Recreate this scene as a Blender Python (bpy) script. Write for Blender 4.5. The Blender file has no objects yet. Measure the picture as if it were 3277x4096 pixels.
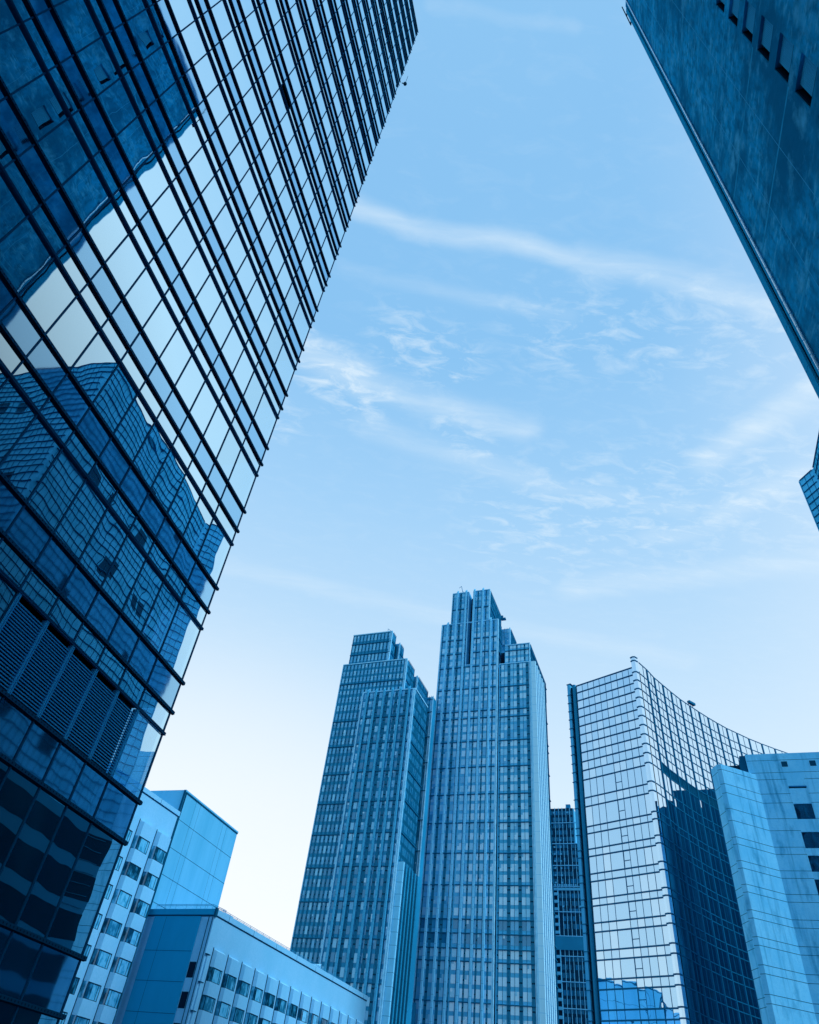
import bpy, math, random
from math import radians as R, sin, cos, tan, atan2, hypot, sqrt
random.seed(7)
sc = bpy.context.scene
# ---------------------------------------------------------------- camera
FPX, PITCH, ROLL = 2776.63, 0.7528746, -0.1355578
from mathutils import Matrix, Vector
cam_d = bpy.data.cameras.new('camera'); cam = bpy.data.objects.new('camera', cam_d)
sc.collection.objects.link(cam); sc.camera = cam
fw = Vector((0, cos(PITCH), sin(PITCH))); up0 = Vector((0, -sin(PITCH), cos(PITCH))); rt0 = Vector((1, 0, 0))
c_, s_ = cos(ROLL), sin(ROLL)
rt = rt0 * c_ - up0 * s_; up = rt0 * s_ + up0 * c_
cam.matrix_world = Matrix(((rt.x, up.x, -fw.x, 0), (rt.y, up.y, -fw.y, 0), (rt.z, up.z, -fw.z, 0), (0, 0, 0, 1)))
cam_d.sensor_fit = 'HORIZONTAL'; cam_d.sensor_width = 36; cam_d.lens = FPX / 3277 * 36
cam_d.clip_start = 0.1; cam_d.clip_end = 20000
# ---------------------------------------------------------------- light and exposure
sc.view_settings.view_transform = 'Standard'; sc.view_settings.look = 'None'
sc.view_settings.exposure = 0.0; sc.view_settings.gamma = 1.0
SUN_AZ, SUN_EL = 120.0, 38.0
sd = bpy.data.lights.new('sun', 'SUN'); sd.energy = 2.6; sd.angle = R(12); sd.color = (0.64, 0.83, 1.0)
sun = bpy.data.objects.new('sun', sd); sc.collection.objects.link(sun)
sdir = Vector((sin(R(SUN_AZ)) * cos(R(SUN_EL)), cos(R(SUN_AZ)) * cos(R(SUN_EL)), sin(R(SUN_EL))))
sun.rotation_euler = sdir.to_track_quat('Z', 'Y').to_euler()
sun.location = (0, -20, 150)


class NT:
    """tiny node helper"""
    def __init__(s, tree): s.t = tree; tree.nodes.clear()
    def n(s, typ, **kw):
        nd = s.t.nodes.new(typ)
        for k, v in kw.items(): setattr(nd, k, v)
        return nd
    def put(s, sock, v):
        if hasattr(v, 'is_linked'): s.t.links.new(v, sock)
        else: sock.default_value = v
    def m(s, op, a, b=0.0, c=None, clamp=False):
        nd = s.n('ShaderNodeMath', operation=op); nd.use_clamp = clamp
        s.put(nd.inputs[0], a); s.put(nd.inputs[1], b)
        if c is not None: s.put(nd.inputs[2], c)
        return nd.outputs[0]
    def noise(s, vec, scale, detail=2, rough=.5, dist=0.0):
        nd = s.n('ShaderNodeTexNoise'); s.put(nd.inputs['Vector'], vec)
        nd.inputs['Scale'].default_value = scale; nd.inputs['Detail'].default_value = detail
        nd.inputs['Roughness'].default_value = rough; nd.inputs['Distortion'].default_value = dist
        return nd.outputs['Fac']
    def scale(s, vec, xyz, rot=(0, 0, 0)):
        nd = s.n('ShaderNodeMapping'); s.put(nd.inputs['Vector'], vec)
        nd.inputs['Scale'].default_value = xyz; nd.inputs['Rotation'].default_value = rot
        return nd.outputs[0]
    def ramp(s, fac, stops):
        nd = s.n('ShaderNodeValToRGB'); s.put(nd.inputs[0], fac)
        el = nd.color_ramp.elements
        while len(el) > 1: el.remove(el[-1])
        for i, (p, c) in enumerate(stops):
            e = el[0] if i == 0 else el.new(p)
            e.position = p; e.color = (c[0], c[1], c[2], 1)
        return nd.outputs[0]
    def rng(s, v, a, b, c=0.0, d=1.0, smooth=False):
        nd = s.n('ShaderNodeMapRange'); nd.clamp = True
        if smooth: nd.interpolation_type = 'SMOOTHSTEP'
        s.put(nd.inputs[0], v)
        for i, x in enumerate((a, b, c, d)): nd.inputs[i + 1].default_value = x
        return nd.outputs[0]
    def mix(s, f, a, b, typ='MIX'):
        nd = s.n('ShaderNodeMix', data_type='RGBA', blend_type=typ)
        s.put(nd.inputs[0], f)
        for so, v in ((nd.inputs[6], a), (nd.inputs[7], b)):
            if isinstance(v, tuple) and len(v) == 3: v = v + (1,)
            s.put(so, v)
        return nd.outputs[2]


def srgb(r, g, b):
    f = lambda c: (c / 255 / 12.92) if c / 255 <= .04045 else ((c / 255 + .055) / 1.055) ** 2.4
    return (f(r), f(g), f(b))


# ---------------------------------------------------------------- sky
w = bpy.data.worlds.new('World'); sc.world = w; w.use_nodes = True
T = NT(w.node_tree)
tc = T.n('ShaderNodeTexCoord'); D = tc.outputs['Generated']
sp = T.n('ShaderNodeSeparateXYZ'); T.put(sp.inputs[0], D)
X, Y, Z = sp.outputs
el = T.m('ARCTAN2', Z, T.m('SQRT', T.m('ADD', T.m('MULTIPLY', X, X), T.m('MULTIPLY', Y, Y))))
eln = T.m('DIVIDE', el, math.pi / 2)
base = T.ramp(eln, [(0.0, srgb(240, 250, 255)), (.12, srgb(234, 247, 255)), (.22, srgb(218, 239, 255)),
                    (.34, srgb(190, 224, 252)), (.48, srgb(160, 209, 249)), (.62, srgb(135, 195, 243)), (.8, srgb(134, 194, 242)), (1., srgb(140, 198, 243))])
# brighter towards the lit side of the sky and low towards the left
def lobe(az, e, lo, hi):
    nd = T.n('ShaderNodeVectorMath', operation='DOT_PRODUCT'); T.put(nd.inputs[0], D)
    nd.inputs[1].default_value = (sin(R(az)) * cos(R(e)), cos(R(az)) * cos(R(e)), sin(R(e)))
    return T.rng(nd.outputs['Value'], lo, hi, smooth=True)
base = T.mix(T.m('MULTIPLY', lobe(100, 15, .36, .86), .85), base, srgb(226, 241, 255))
base = T.mix(T.m('MULTIPLY', lobe(-12, 4, .86, 1.0), .65), base, srgb(250, 253, 255))
nish = T.n('ShaderNodeTexSky'); nish.sky_type = 'NISHITA'; nish.sun_disc = False
nish.sun_elevation = R(SUN_EL); nish.sun_rotation = R(SUN_AZ)
bw = T.n('ShaderNodeRGBToBW'); T.put(bw.inputs[0], nish.outputs[0])
# cloud layer: a plane high above, coordinates x/z, y/z
zc = T.m('MAXIMUM', Z, 0.03)
cu = T.m('DIVIDE', X, zc); cv = T.m('DIVIDE', Y, zc)
cb = T.n('ShaderNodeCombineXYZ'); T.put(cb.inputs[0], cu); T.put(cb.inputs[1], cv)
P0 = cb.outputs[0]
wn = T.n('ShaderNodeTexNoise'); T.put(wn.inputs['Vector'], P0); wn.inputs['Scale'].default_value = 5; wn.inputs['Detail'].default_value = 3
va = T.n('ShaderNodeVectorMath', operation='MULTIPLY_ADD'); T.put(va.inputs[0], wn.outputs['Color'])
va.inputs[1].default_value = (.045, .045, 0); T.put(va.inputs[2], P0)
vb = T.n('ShaderNodeVectorMath', operation='SUBTRACT'); T.put(vb.inputs[0], va.outputs[0]); vb.inputs[1].default_value = (.0225, .0225, 0)
P1 = vb.outputs[0]
s1 = T.n('ShaderNodeSeparateXYZ'); T.put(s1.inputs[0], P1); PU, PV = s1.outputs[0], s1.outputs[1]
def seg(a, b, wd, amp):
    ax, ay = a; bx, by = b[0] - ax, b[1] - ay; L2 = bx * bx + by * by
    dx = T.m('SUBTRACT', PU, ax); dy = T.m('SUBTRACT', PV, ay)
    h = T.m('DIVIDE', T.m('ADD', T.m('MULTIPLY', dx, bx), T.m('MULTIPLY', dy, by)), L2, clamp=False)
    h = T.m('MINIMUM', T.m('MAXIMUM', h, 0.), 1.)
    ex = T.m('SUBTRACT', dx, T.m('MULTIPLY', h, bx)); ey = T.m('SUBTRACT', dy, T.m('MULTIPLY', h, by))
    d = T.m('SQRT', T.m('ADD', T.m('MULTIPLY', ex, ex), T.m('MULTIPLY', ey, ey)))
    return T.rng(d, wd, 0.0, 0.0, amp, smooth=True)
wisp = T.noise(T.scale(P1, (2.6, 17, 1), (0, 0, R(-9))), 1.5, 8, .60, .25)
puff = T.noise(T.scale(P0, (7, 15, 1), (0, 0, R(-12))), 2.3, 8, .64, .5)
wispm = T.rng(wisp, .30, .72, .35, 1.2); puffm = T.rng(puff, .48, .74)
SEG = [((-.30, .41), (-.03, .458), .028, .55), ((-.03, .458), (.20, .474), .026, .55), ((.20, .474), (.52, .505), .036, .48),
       ((-.28, .675), (-.11, .745), .060, .62), ((-.11, .745), (.19, .805), .048, .50),
       ((-.10, .85), (.26, .945), .05, .26), ((.26, .945), (.55, .95), .05, .2),
       ((-.45, 1.33), (.08, 1.42), .06, .28), ((.08, 1.42), (.75, 1.48), .06, .28),
       ((.53, .82), (.66, .61), .055, .62), ((.62, .95), (.76, .77), .06, .42), ((.40, 1.25), (.9, 1.03), .07, .42),
       ((-.06, .187), (.12, .192), .012, .16), ((-.15, .543), (.21, .575), .025, .16), ((.5, 1.05), (.62, .99), .04, .3)]
tot = None
for s in SEG:
    o = seg(*s); tot = o if tot is None else T.m('MAXIMUM', tot, o)
cl = T.m('MULTIPLY', tot, wispm)
reg = T.m('MAXIMUM', T.m('MAXIMUM', seg((-.05, .66), (.03, .68), .10, .75), seg((-.25, .70), (-.12, .78), .11, .8)),
          T.m('MAXIMUM', seg((.2, .60), (.60, .56), .15, .48), seg((.3, 1.05), (.75, .85), .30, .60)))
reg = T.m('MAXIMUM', reg, T.m('MAXIMUM', seg((-.38, .84), (-.27, .86), .08, .7), seg((.05, .82), (.14, .88), .07, .6)))
reg = T.m('ADD', reg, .09)
cl = T.m('ADD', cl, T.m('MULTIPLY', puffm, reg))
fade = T.rng(Z, .02, .22)
cl = T.m('MULTIPLY', cl, fade, clamp=True)
cl = T.m('ADD', cl, T.m('MULTIPLY', T.m('SUBTRACT', T.noise(P0, 1.6, 4), .5), .16), clamp=True)
base = T.mix(T.m('MINIMUM', cl, .85), base, srgb(220, 240, 255))
add = T.mix(.02, base, bw.outputs[0])
ground_f = T.rng(Z, -.02, 0.0)
col = T.mix(ground_f, srgb(60, 110, 160), add)
bg = T.n('ShaderNodeBackground'); T.put(bg.inputs[0], col); bg.inputs[1].default_value = 1.0
wo = T.n('ShaderNodeOutputWorld'); T.t.links.new(bg.outputs[0], wo.inputs[0])

# ---------------------------------------------------------------- materials
def hue(c): return (c[0] * .68, min(.95, c[1] * (1.33 - .44 * min(1, c[1]))), min(.98, c[2]))
def mat(name, col, rough=.6, spec=.3, var=None, bump=None, metal=0.0):
    """var = (scale xyz, noise scale, dark colour, amount, rot z) stains; bump = (scale, distance)"""
    m = bpy.data.materials.new(name); m.use_nodes = True; t = NT(m.node_tree)
    tcn = t.n('ShaderNodeTexCoord'); ob = tcn.outputs['Object']
    b = t.n('ShaderNodeBsdfDiffuse'); b.inputs['Roughness'].default_value = .4
    gl = t.n('ShaderNodeBsdfGlossy'); gl.inputs['Roughness'].default_value = rough; gl.inputs['Color'].default_value = (.10, .50, 1, 1)
    c = hue(col) + (1,)
    if var:
        for (sc3, ns, dark, amt, rz, lo, hi) in var:
            dark = hue(dark)
            f = t.noise(t.scale(ob, sc3, (0, 0, rz)), ns, 6, .62)
            f = t.m('MULTIPLY', t.rng(f, lo, hi), amt)
            c = t.mix(f, c, tuple(dark) + (1,))
    t.put(b.inputs['Color'], c)
    if bump:
        bn = t.n('ShaderNodeBump'); bn.inputs['Distance'].default_value = bump[1]; bn.inputs['Strength'].default_value = 1
        t.put(bn.inputs['Height'], t.noise(ob, bump[0], 4)); t.put(b.inputs['Normal'], bn.outputs[0]); t.put(gl.inputs['Normal'], bn.outputs[0])
    mx = t.n('ShaderNodeMixShader'); mx.inputs[0].default_value = spec * .12 * (1 - .6 * rough)
    t.t.links.new(b.outputs[0], mx.inputs[1]); t.t.links.new(gl.outputs[0], mx.inputs[2])
    o = t.n('ShaderNodeOutputMaterial'); t.t.links.new(mx.outputs[0], o.inputs[0])
    return m


def glass(name, body, tint, refl, wave=(.55, .010), rough=.0, clear=0.0, inner=None, fall=(0, 1, 1, 1.4)):
    """reflective coated glazing: dark body + mirror, wavy as real panes are; clear = see-through share"""
    m = bpy.data.materials.new(name); m.use_nodes = True; t = NT(m.node_tree)
    tcn = t.n('ShaderNodeTexCoord'); ob = tcn.outputs['Object']
    d = t.n('ShaderNodeBsdfDiffuse')
    bc = hue(body) + (1,)
    if inner:
        f = t.rng(t.noise(t.scale(ob, (1, 1, .6)), inner[0], 3), .45, .65)
        bc = t.mix(f, bc, hue(inner[1]) + (1,))
    t.put(d.inputs['Color'], bc)
    g = t.n('ShaderNodeBsdfGlossy'); g.inputs['Color'].default_value = tuple(tint) + (1,); g.inputs['Roughness'].default_value = rough
    if wave:
        bn = t.n('ShaderNodeBump'); bn.inputs['Distance'].default_value = wave[1]; bn.inputs['Strength'].default_value = 1
        t.put(bn.inputs['Height'], t.noise(ob, wave[0], 1.5, .4)); t.put(g.inputs['Normal'], bn.outputs[0])
    lw = t.n('ShaderNodeLayerWeight'); lw.inputs['Blend'].default_value = .5
    fac = t.rng(lw.outputs['Facing'], fall[0], fall[1], refl * fall[2], min(1, refl * fall[3]))
    first = d.outputs[0]
    if clear > 0:
        tr = t.n('ShaderNodeBsdfTransparent'); tr.inputs['Color'].default_value = (.42, .74, .97, 1)
        mx = t.n('ShaderNodeMixShader'); mx.inputs[0].default_value = clear
        t.t.links.new(d.outputs[0], mx.inputs[1]); t.t.links.new(tr.outputs[0], mx.inputs[2]); first = mx.outputs[0]
    ms = t.n('ShaderNodeMixShader'); t.put(ms.inputs[0], fac)
    t.t.links.new(first, ms.inputs[1]); t.t.links.new(g.outputs[0], ms.inputs[2])
    o = t.n('ShaderNodeOutputMaterial'); t.t.links.new(ms.outputs[0], o.inputs[0])
    return m


M = {}
M['black'] = mat('black_metal', (.0006, .004, .011), .45, .35)
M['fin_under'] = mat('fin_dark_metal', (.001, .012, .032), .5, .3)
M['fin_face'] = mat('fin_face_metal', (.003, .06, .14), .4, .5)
M['mullion'] = mat('mullion_metal', (.003, .075, .19), .35, .5)
M['rail'] = mat('rail_metal', (.003, .05, .13), .3, .6)
M['inside'] = mat('interior_dark', (.001, .008, .02), .9, .1)
M['louver'] = mat('louver_metal', (.06, .42, .80), .45, .4)
M['gl_vision'] = glass('glass_vision', (.0005, .010, .028), (.66, .91, 1.0), .84, inner=(.55, (.002, .05, .11)), wave=(.5, .0075), fall=(.26, .50, .17, 1.17))
M['gl_vision2'] = glass('glass_vision_clearer', (.0006, .012, .035), (.63, .89, 1.0), .83, wave=(.55, .0085), fall=(.26, .50, .17, 1.17))
M['gl_spandrel'] = glass('glass_spandrel', (.003, .04, .10), (.40, .75, 1.0), .72, wave=(.9, .003), rough=.03, fall=(.26, .50, .17, 1.17))
M['gl_corner'] = glass('glass_corner', (.001, .03, .08), (.62, .89, 1.0), .78, wave=(.5, .006), clear=.75, fall=(.26, .50, .17, 1.17))
M['gl_return'] = glass('glass_return', (.001, .03, .08), (.70, .9, 1.0), .1, wave=None, clear=.9)
M['brace'] = mat('interior_steel', (.006, .11, .26), .5, .3)
M['light_lit'] = mat('lamp_body', (.01, .03, .06), .5, .3)
STAIN = lambda d, a: [((.35, .35, 1.4), .9, d, a, 0, .42, .68), ((3, 3, .25), 1.0, d, a * .7, 0, .5, .72)]
# dark wall: streaks and pale mottles, stretched along the wall
M['dark_wall'] = mat('dark_stone_cladding', (.012, .38, .80), .6, .35,
                     var=[((.9, .12, .12), 9.0, (.002, .14, .34), .85, R(17), .42, .66), ((4.5, .30, 3.2), 1.0, (.14, .62, .96), .85, R(17), .52, .68),
                          ((.5, .12, .16), 1.3, (.002, .14, .34), .9, R(17), .44, .62), ((.7, .2, .22), 2.2, (.16, .62, .96), .75, R(17), .56, .72)], bump=(6, .01))
M['dark_seam'] = mat('dark_wall_seam', (.10, .50, .85), .5, .4)
M['dark_seam2'] = mat('dark_wall_band', (.05, .42, .78), .5, .4, var=[((1, 1, 1), 1.2, (.02, .30, .60), .9, 0, .4, .6)])
M['dark_panel'] = mat('dark_corner_panel', (.012, .34, .68), .4, .5)
M['dark_edge'] = glass('light_metal_edge', (.85, .93, .98), (.95, .98, 1.0), .45, wave=None, rough=.15)
M['window_black'] = mat('window_dark_reveal', (.0004, .006, .016), .5, .3)
M['slat'] = mat('louver_slat', (.07, .42, .76), .4, .4)
# concrete
CD = (.03, .24, .52)
M['concrete'] = mat('board_concrete', (.32, .70, .98), .85, .15, var=[((1, 1, 1), .30, (.20, .58, .92), .8, 0, .4, .65), ((2.2, 2.2, .16), .55, CD, .8, 0, .52, .72),
                    ((1.2, 1.2, .5), .35, CD, .75, 0, .56, .70), ((1, 1, 1), 3.0, (.19, .56, .90), .5, 0, .45, .65)], bump=(5, .02))
M['rear'] = mat('rear_wall_concrete', (.006, .09, .21), .8, .1, var=[((1, 1, .06), .5, (.004, .07, .19), .9, 0, .42, .6), ((1.5, 1.5, .3), .3, (.02, .18, .36), .6, 0, .52, .68)])
M['cwin'] = glass('dark_tinted_window', (.0008, .012, .035), (.4, .7, 1.0), .10, wave=(.8, .02), inner=(1.2, (.002, .05, .13)))
M['joint'] = mat('concrete_joint', (.004, .07, .18), .8, .1)
# hotel render
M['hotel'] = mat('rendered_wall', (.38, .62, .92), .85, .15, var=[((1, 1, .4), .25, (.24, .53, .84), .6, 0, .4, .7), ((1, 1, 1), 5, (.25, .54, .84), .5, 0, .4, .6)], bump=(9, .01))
M['hotel_end_shaded'] = mat('shaded_end_wall', (.015, .32, .66), .8, .2, var=[((1, 1, .3), .3, (.010, .26, .57), .6, 0, .4, .7)])  # end wall turned from the sun, its shading put into a darker colour
M['block'] = mat('block_panel_wall', (.19, .50, .82), .8, .2, var=[((1, 1, .12), .5, (.13, .42, .73), .8, 0, .42, .66)])
M['hotel_dark'] = mat('wall_seam', (.004, .07, .17), .7, .2)  # seams and pipes, also the shadow lines painted under the parapets
M['cap'] = mat('white_cap', (.45, .72, .95), .7, .2)
M['frame'] = mat('window_frame', (.002, .030, .075), .5, .3)
M['hw1'] = glass('hotel_window_curtain', (.18, .52, .88), (.35, .66, 1), .10, wave=None, inner=(2.6, (.05, .30, .62)))
M['hw2'] = glass('hotel_window_dark', (.002, .04, .10), (.35, .66, 1), .14, wave=None, inner=(1.6, (.04, .24, .52)))
M['hw3'] = glass('hotel_window_half', (.02, .16, .36), (.35, .66, 1), .14, wave=None, inner=(1.5, (.14, .48, .86)))
M['railm'] = mat('roof_rail_metal', (.03, .22, .46), .5, .4)
# curved glass block
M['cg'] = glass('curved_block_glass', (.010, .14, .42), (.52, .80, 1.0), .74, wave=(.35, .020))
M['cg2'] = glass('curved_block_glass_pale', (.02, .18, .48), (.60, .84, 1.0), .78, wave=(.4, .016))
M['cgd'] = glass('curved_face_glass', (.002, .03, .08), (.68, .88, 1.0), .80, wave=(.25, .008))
M['cline'] = mat('curtain_wall_line', (.006, .12, .28), .4, .4)
M['pier'] = mat('pier_cladding', (.10, .40, .74), .35, .5)
M['pierd'] = mat('pier_recess', (.001, .02, .055), .6, .2)
M['tube'] = mat('pier_column', (.012, .17, .38), .3, .5)
# towers
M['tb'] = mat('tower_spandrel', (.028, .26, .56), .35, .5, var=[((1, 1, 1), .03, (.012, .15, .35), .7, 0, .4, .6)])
M['tb_dark'] = mat('tower_recess_shade', (.0008, .018, .05), .7, .2)  # recess tone, the shadow inside put into the colour
M['tm'] = mat('tower_mullion', (.008, .12, .28), .4, .4)
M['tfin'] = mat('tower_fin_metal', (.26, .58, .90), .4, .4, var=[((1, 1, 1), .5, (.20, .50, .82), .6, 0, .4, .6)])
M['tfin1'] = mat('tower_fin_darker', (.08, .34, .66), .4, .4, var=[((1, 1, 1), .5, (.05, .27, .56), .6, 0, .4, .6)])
M['tlight'] = mat('tower_pale_metal', (.45, .74, .97), .4, .4, var=[((1, 1, 1), .5, (.2, .5, .82), .6, 0, .4, .6)])
M['tv'] = mat('tower_rib_recess', (.02, .21, .46), .35, .5)
M['tside'] = mat('tower_side_glass', (.008, .12, .28), .3, .6)
M['slab'] = mat('white_slab', (.60, .84, .98), .5, .3)
M['tw1'] = glass('tower_window_pale', (.16, .44, .76), (.34, .7, 1), .16, wave=None, rough=.08)
M['tw2'] = glass('tower_window_mid', (.05, .30, .64), (.3, .66, 1), .14, wave=None, rough=.08)
M['tw3'] = glass('tower_window_dark', (.012, .15, .36), (.25, .62, 1), .14, wave=None, rough=.08)
M['tw4'] = glass('tower_window_bright', (.36, .64, .93), (.6, .85, 1), .12, wave=None, rough=.08)
M['farbody'] = mat('far_tower_dark', (.0012, .025, .065), .35, .5)
M['farwin'] = glass('far_tower_window', (.004, .06, .15), (.5, .8, 1), .25, wave=None, rough=.05)
M['farpale'] = mat('far_tower_pale', (.14, .42, .74), .7, .2)
M['ground'] = mat('paving', (.05, .14, .24), .9, .2, var=[((1, 1, 1), .5, (.03, .09, .17), .6, 0, .4, .6)])
M['eg'] = mat('edge_tower_panel', (.14, .60, .95), .2, .9, var=[((.3, .3, .5), 1.0, (.06, .40, .72), .8, 0, .45, .6)])
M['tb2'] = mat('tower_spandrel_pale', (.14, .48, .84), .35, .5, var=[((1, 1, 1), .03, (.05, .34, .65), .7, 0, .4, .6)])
M['podium'] = mat('dark_podium', (.0008, .018, .05), .6, .2)
M['eg2'] = mat('edge_tower_vision', (.0015, .03, .08), .3, .5)

# ---------------------------------------------------------------- mesh helpers
def V2(az): return (sin(R(az)), cos(R(az)))
def polar(az, r): return (r * sin(R(az)), r * cos(R(az)))


class Fa:
    """facade frame: t along the wall, n outward, z up"""
    def __init__(s, o, az_t, side=1):
        s.o = o; s.T = V2(az_t); s.N = V2(az_t + 90 * side)
    def p(s, t, n, z): return (s.o[0] + s.T[0] * t + s.N[0] * n, s.o[1] + s.T[1] * t + s.N[1] * n, z)
    def t_at(s, az):
        """t where the sight line of azimuth az from the viewpoint meets the wall plane"""
        d = V2(az); det = d[0] * (-s.T[1]) + s.T[0] * d[1]
        return (d[0] * (-s.o[1]) + s.o[0] * d[1]) / det * -1


class MB:
    def __init__(s): s.v = []; s.f = []; s.mi = []; s.mats = []
    def _m(s, m):
        if m not in s.mats: s.mats.append(m)
        return s.mats.index(m)
    def poly(s, pts, m):
        b = len(s.v); s.v += list(pts); s.f.append(tuple(range(b, b + len(pts)))); s.mi.append(s._m(m)); return s
    def hexa(s, q, m, top=None, bot=None, front=None):
        b = len(s.v); s.v += q; k = s._m(m)
        fs = [((3, 2, 1, 0), bot), ((4, 5, 6, 7), top), ((0, 1, 5, 4), front), ((1, 2, 6, 5), None), ((2, 3, 7, 6), None), ((3, 0, 4, 7), None)]
        for f, mm in fs:
            s.f.append(tuple(b + i for i in f)); s.mi.append(k if mm is None else s._m(mm))
        return s
    def box(s, F, t0, t1, n0, n1, z0, z1, m, **kw):
        # front face = the n1 (outer) side
        return s.hexa([F.p(t0, n1, z0), F.p(t1, n1, z0), F.p(t1, n0, z0), F.p(t0, n0, z0), F.p(t0, n1, z1), F.p(t1, n1, z1), F.p(t1, n0, z1), F.p(t0, n0, z1)], m, **kw)
    def prism(s, xy, z0, z1, m, top=None):
        n = len(xy); b = len(s.v); s.v += [(x, y, z0) for x, y in xy] + [(x, y, z1) for x, y in xy]; k = s._m(m)
        for i in range(n):
            j = (i + 1) % n; s.f.append((b + i, b + j, b + n + j, b + n + i)); s.mi.append(k)
        s.f.append(tuple(b + n + i for i in range(n))); s.mi.append(k if top is None else s._m(top))
        s.f.append(tuple(b + n - 1 - i for i in range(n))); s.mi.append(k)
        return s
    def tube(s, a, b_, r, m, n=8):
        a = Vector(a); c = Vector(b_); d = (c - a).normalized()
        e = d.orthogonal().normalized(); g = d.cross(e); b = len(s.v); k = s._m(m)
        for p in (a, c):
            for i in range(n):
                q = p + (e * cos(2 * math.pi * i / n) + g * sin(2 * math.pi * i / n)) * r; s.v.append(tuple(q))
        for i in range(n):
            j = (i + 1) % n; s.f.append((b + i, b + j, b + n + j, b + n + i)); s.mi.append(k)
        s.f.append(tuple(b + n - 1 - i for i in range(n))); s.mi.append(k)
        s.f.append(tuple(b + n + i for i in range(n))); s.mi.append(k)
        return s
    def build(s, name, parent=None, kind=None, sub=False):
        me = bpy.data.meshes.new(name); me.from_pydata(s.v, [], s.f)
        for m in s.mats: me.materials.append(M[m])
        me.polygons.foreach_set('material_index', s.mi); me.update()
        o = bpy.data.objects.new(name, me); sc.collection.objects.link(o)
        if parent:
            o.parent = parent
            if not sub: o.location = -parent.location
        if kind: o['kind'] = kind
        return o


def thing(name, label, cat, loc=(0, 0, -1.6), group=None):
    o = bpy.data.objects.new(name, None); sc.collection.objects.link(o)
    o.location = loc; o.empty_display_size = 1
    o['label'] = label; o['category'] = cat
    if group: o['group'] = group
    return o


def in_view(p):
    x = Vector(p); d = x.dot(fw)
    if d < .5: return False
    a = x.dot(rt) / d * FPX; b = x.dot(up) / d * FPX
    return abs(a) < 1700 and abs(b) < 2120
def split_many(items, name, parent, limit=100):
    """items: (size key, point, builder). Largest in view become parts of their own, the rest one stuff part"""
    vis = [i for i in items if in_view(i[1])]
    hid = [i for i in items if not in_view(i[1])]
    vis.sort(key=lambda i: -i[0] / (Vector(i[1]).length ** 2))
    rest = MB()
    if len(vis) > limit: one, more = vis[:limit], vis[limit:]
    else: one, more = vis, []
    for k, p, fn in one:
        b = MB(); fn(b); b.build(name, parent)
    for k, p, fn in more + hid: fn(rest)
    if rest.f:
        rest.build(name, parent, kind='stuff')


# ---------------------------------------------------------------- ground
g = MB(); g.poly([(-6000, -6000, -1.6), (6000, -6000, -1.6), (6000, 6000, -1.6), (-6000, 6000, -1.6)], 'ground')
go = g.build('ground'); go['kind'] = 'structure'

# ================================================================ 1. glass tower on the left
AZW, FDEG = -17.5211, 18.33396
E0 = (24 * sin(R(AZW)), 24 * cos(R(AZW)))
Z0, HF = 3.272, 4.218
FL = Fa(E0, FDEG)                      # t = along the street (0 at the far corner), n = towards the street
tw = thing('glass_tower', 'tall dark glass tower on the left with paired horizontal fins and mirrored panes', 'tower', (E0[0] - 6, E0[1] - 18, -1.6))
LV = -46.0; ZT = Z0 + 24.02 * HF
zk = lambda k: Z0 + k * HF
# core behind the panes and hollow corner bay
cb_ = MB(); cb_.box(FL, LV, -2.985, -30, -.28, -1.6, ZT - .3, 'inside'); cb_.box(FL, -2.985, -.6, -30, -9, -1.6, ZT - .3, 'inside')
cb_.build('core_wall', tw)
sl = MB()
for k in range(-1, 25):
    sl.box(FL, -2.98, -.05, -8.99, -.16, zk(k) - 1.0, zk(k) - .12, 'inside')
sl.build('floor_slab', tw)
br = MB()
for k in range(0, 24):
    z0, z1 = zk(k) - .12, zk(k + 1) - 1.0
    br.tube(FL.p(-2.2, -2.6, z0), FL.p(-.4, -2.6, z1), .11, 'brace', 6)
    br.tube(FL.p(-.35, -1.9, z0), FL.p(-.35, -1.9, z1), .16, 'brace', 8)
br.build('corner_brace', tw)
rg = MB()
for k in range(-1, 24):
    rg.box(FL, -.06, -.03, -8.9, -.16, zk(k) + .02, zk(k + 1) - .02, 'gl_return')
rg.build('return_glazing', tw)
mull = [0.0, -1.74] + [-1.74 - 1.2345 * i for i in range(1, 36)]
items = []
def pane(t0, t1, z0, z1, m):
    # each pane sits a little out of true, as in the photograph's broken reflections
    a, b, c = [random.gauss(0, .0016) for _ in range(3)]
    q = [FL.p(t0, a, z0), FL.p(t1, b, z0), FL.p(t1, b + c, z1), FL.p(t0, a + c, z1)]
    area = abs(t1 - t0) * (z1 - z0)
    def fn(B): B.poly(q, m)
    items.append((area, FL.p((t0 + t1) / 2, 0, (z0 + z1) / 2), fn))
for k in range(-1, 25):
    for i in range(len(mull) - 1):
        t1, t0 = mull[i], mull[i + 1]
        corner = i <= 1 and 1 <= k < 8
        vis = 'gl_corner' if corner else random.choice(['gl_vision', 'gl_vision', 'gl_vision2'])
        zf = zk(k)
        if k >= 24:
            continue
        zr = zk(k) + .54 * HF; zt2 = zk(k + 1) - .27 * HF; zn = zk(k + 1)
        if k <= 0:
            zt2 = zk(k + 1) - (.288 if k == 0 else .31) * HF
            pane(t0, t1, zf, zt2, vis)
        else:
            if k == 1 and -7.95 < t0 < -1.7 and t1 < -1.7 + .1: pass
            else: pane(t0, t1, zf, zr, vis)
            pane(t0, t1, zr, zt2, vis)
        pane(t0, t1, zt2, zn, 'gl_spandrel')
split_many(items, 'glass_pane', tw)
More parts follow.
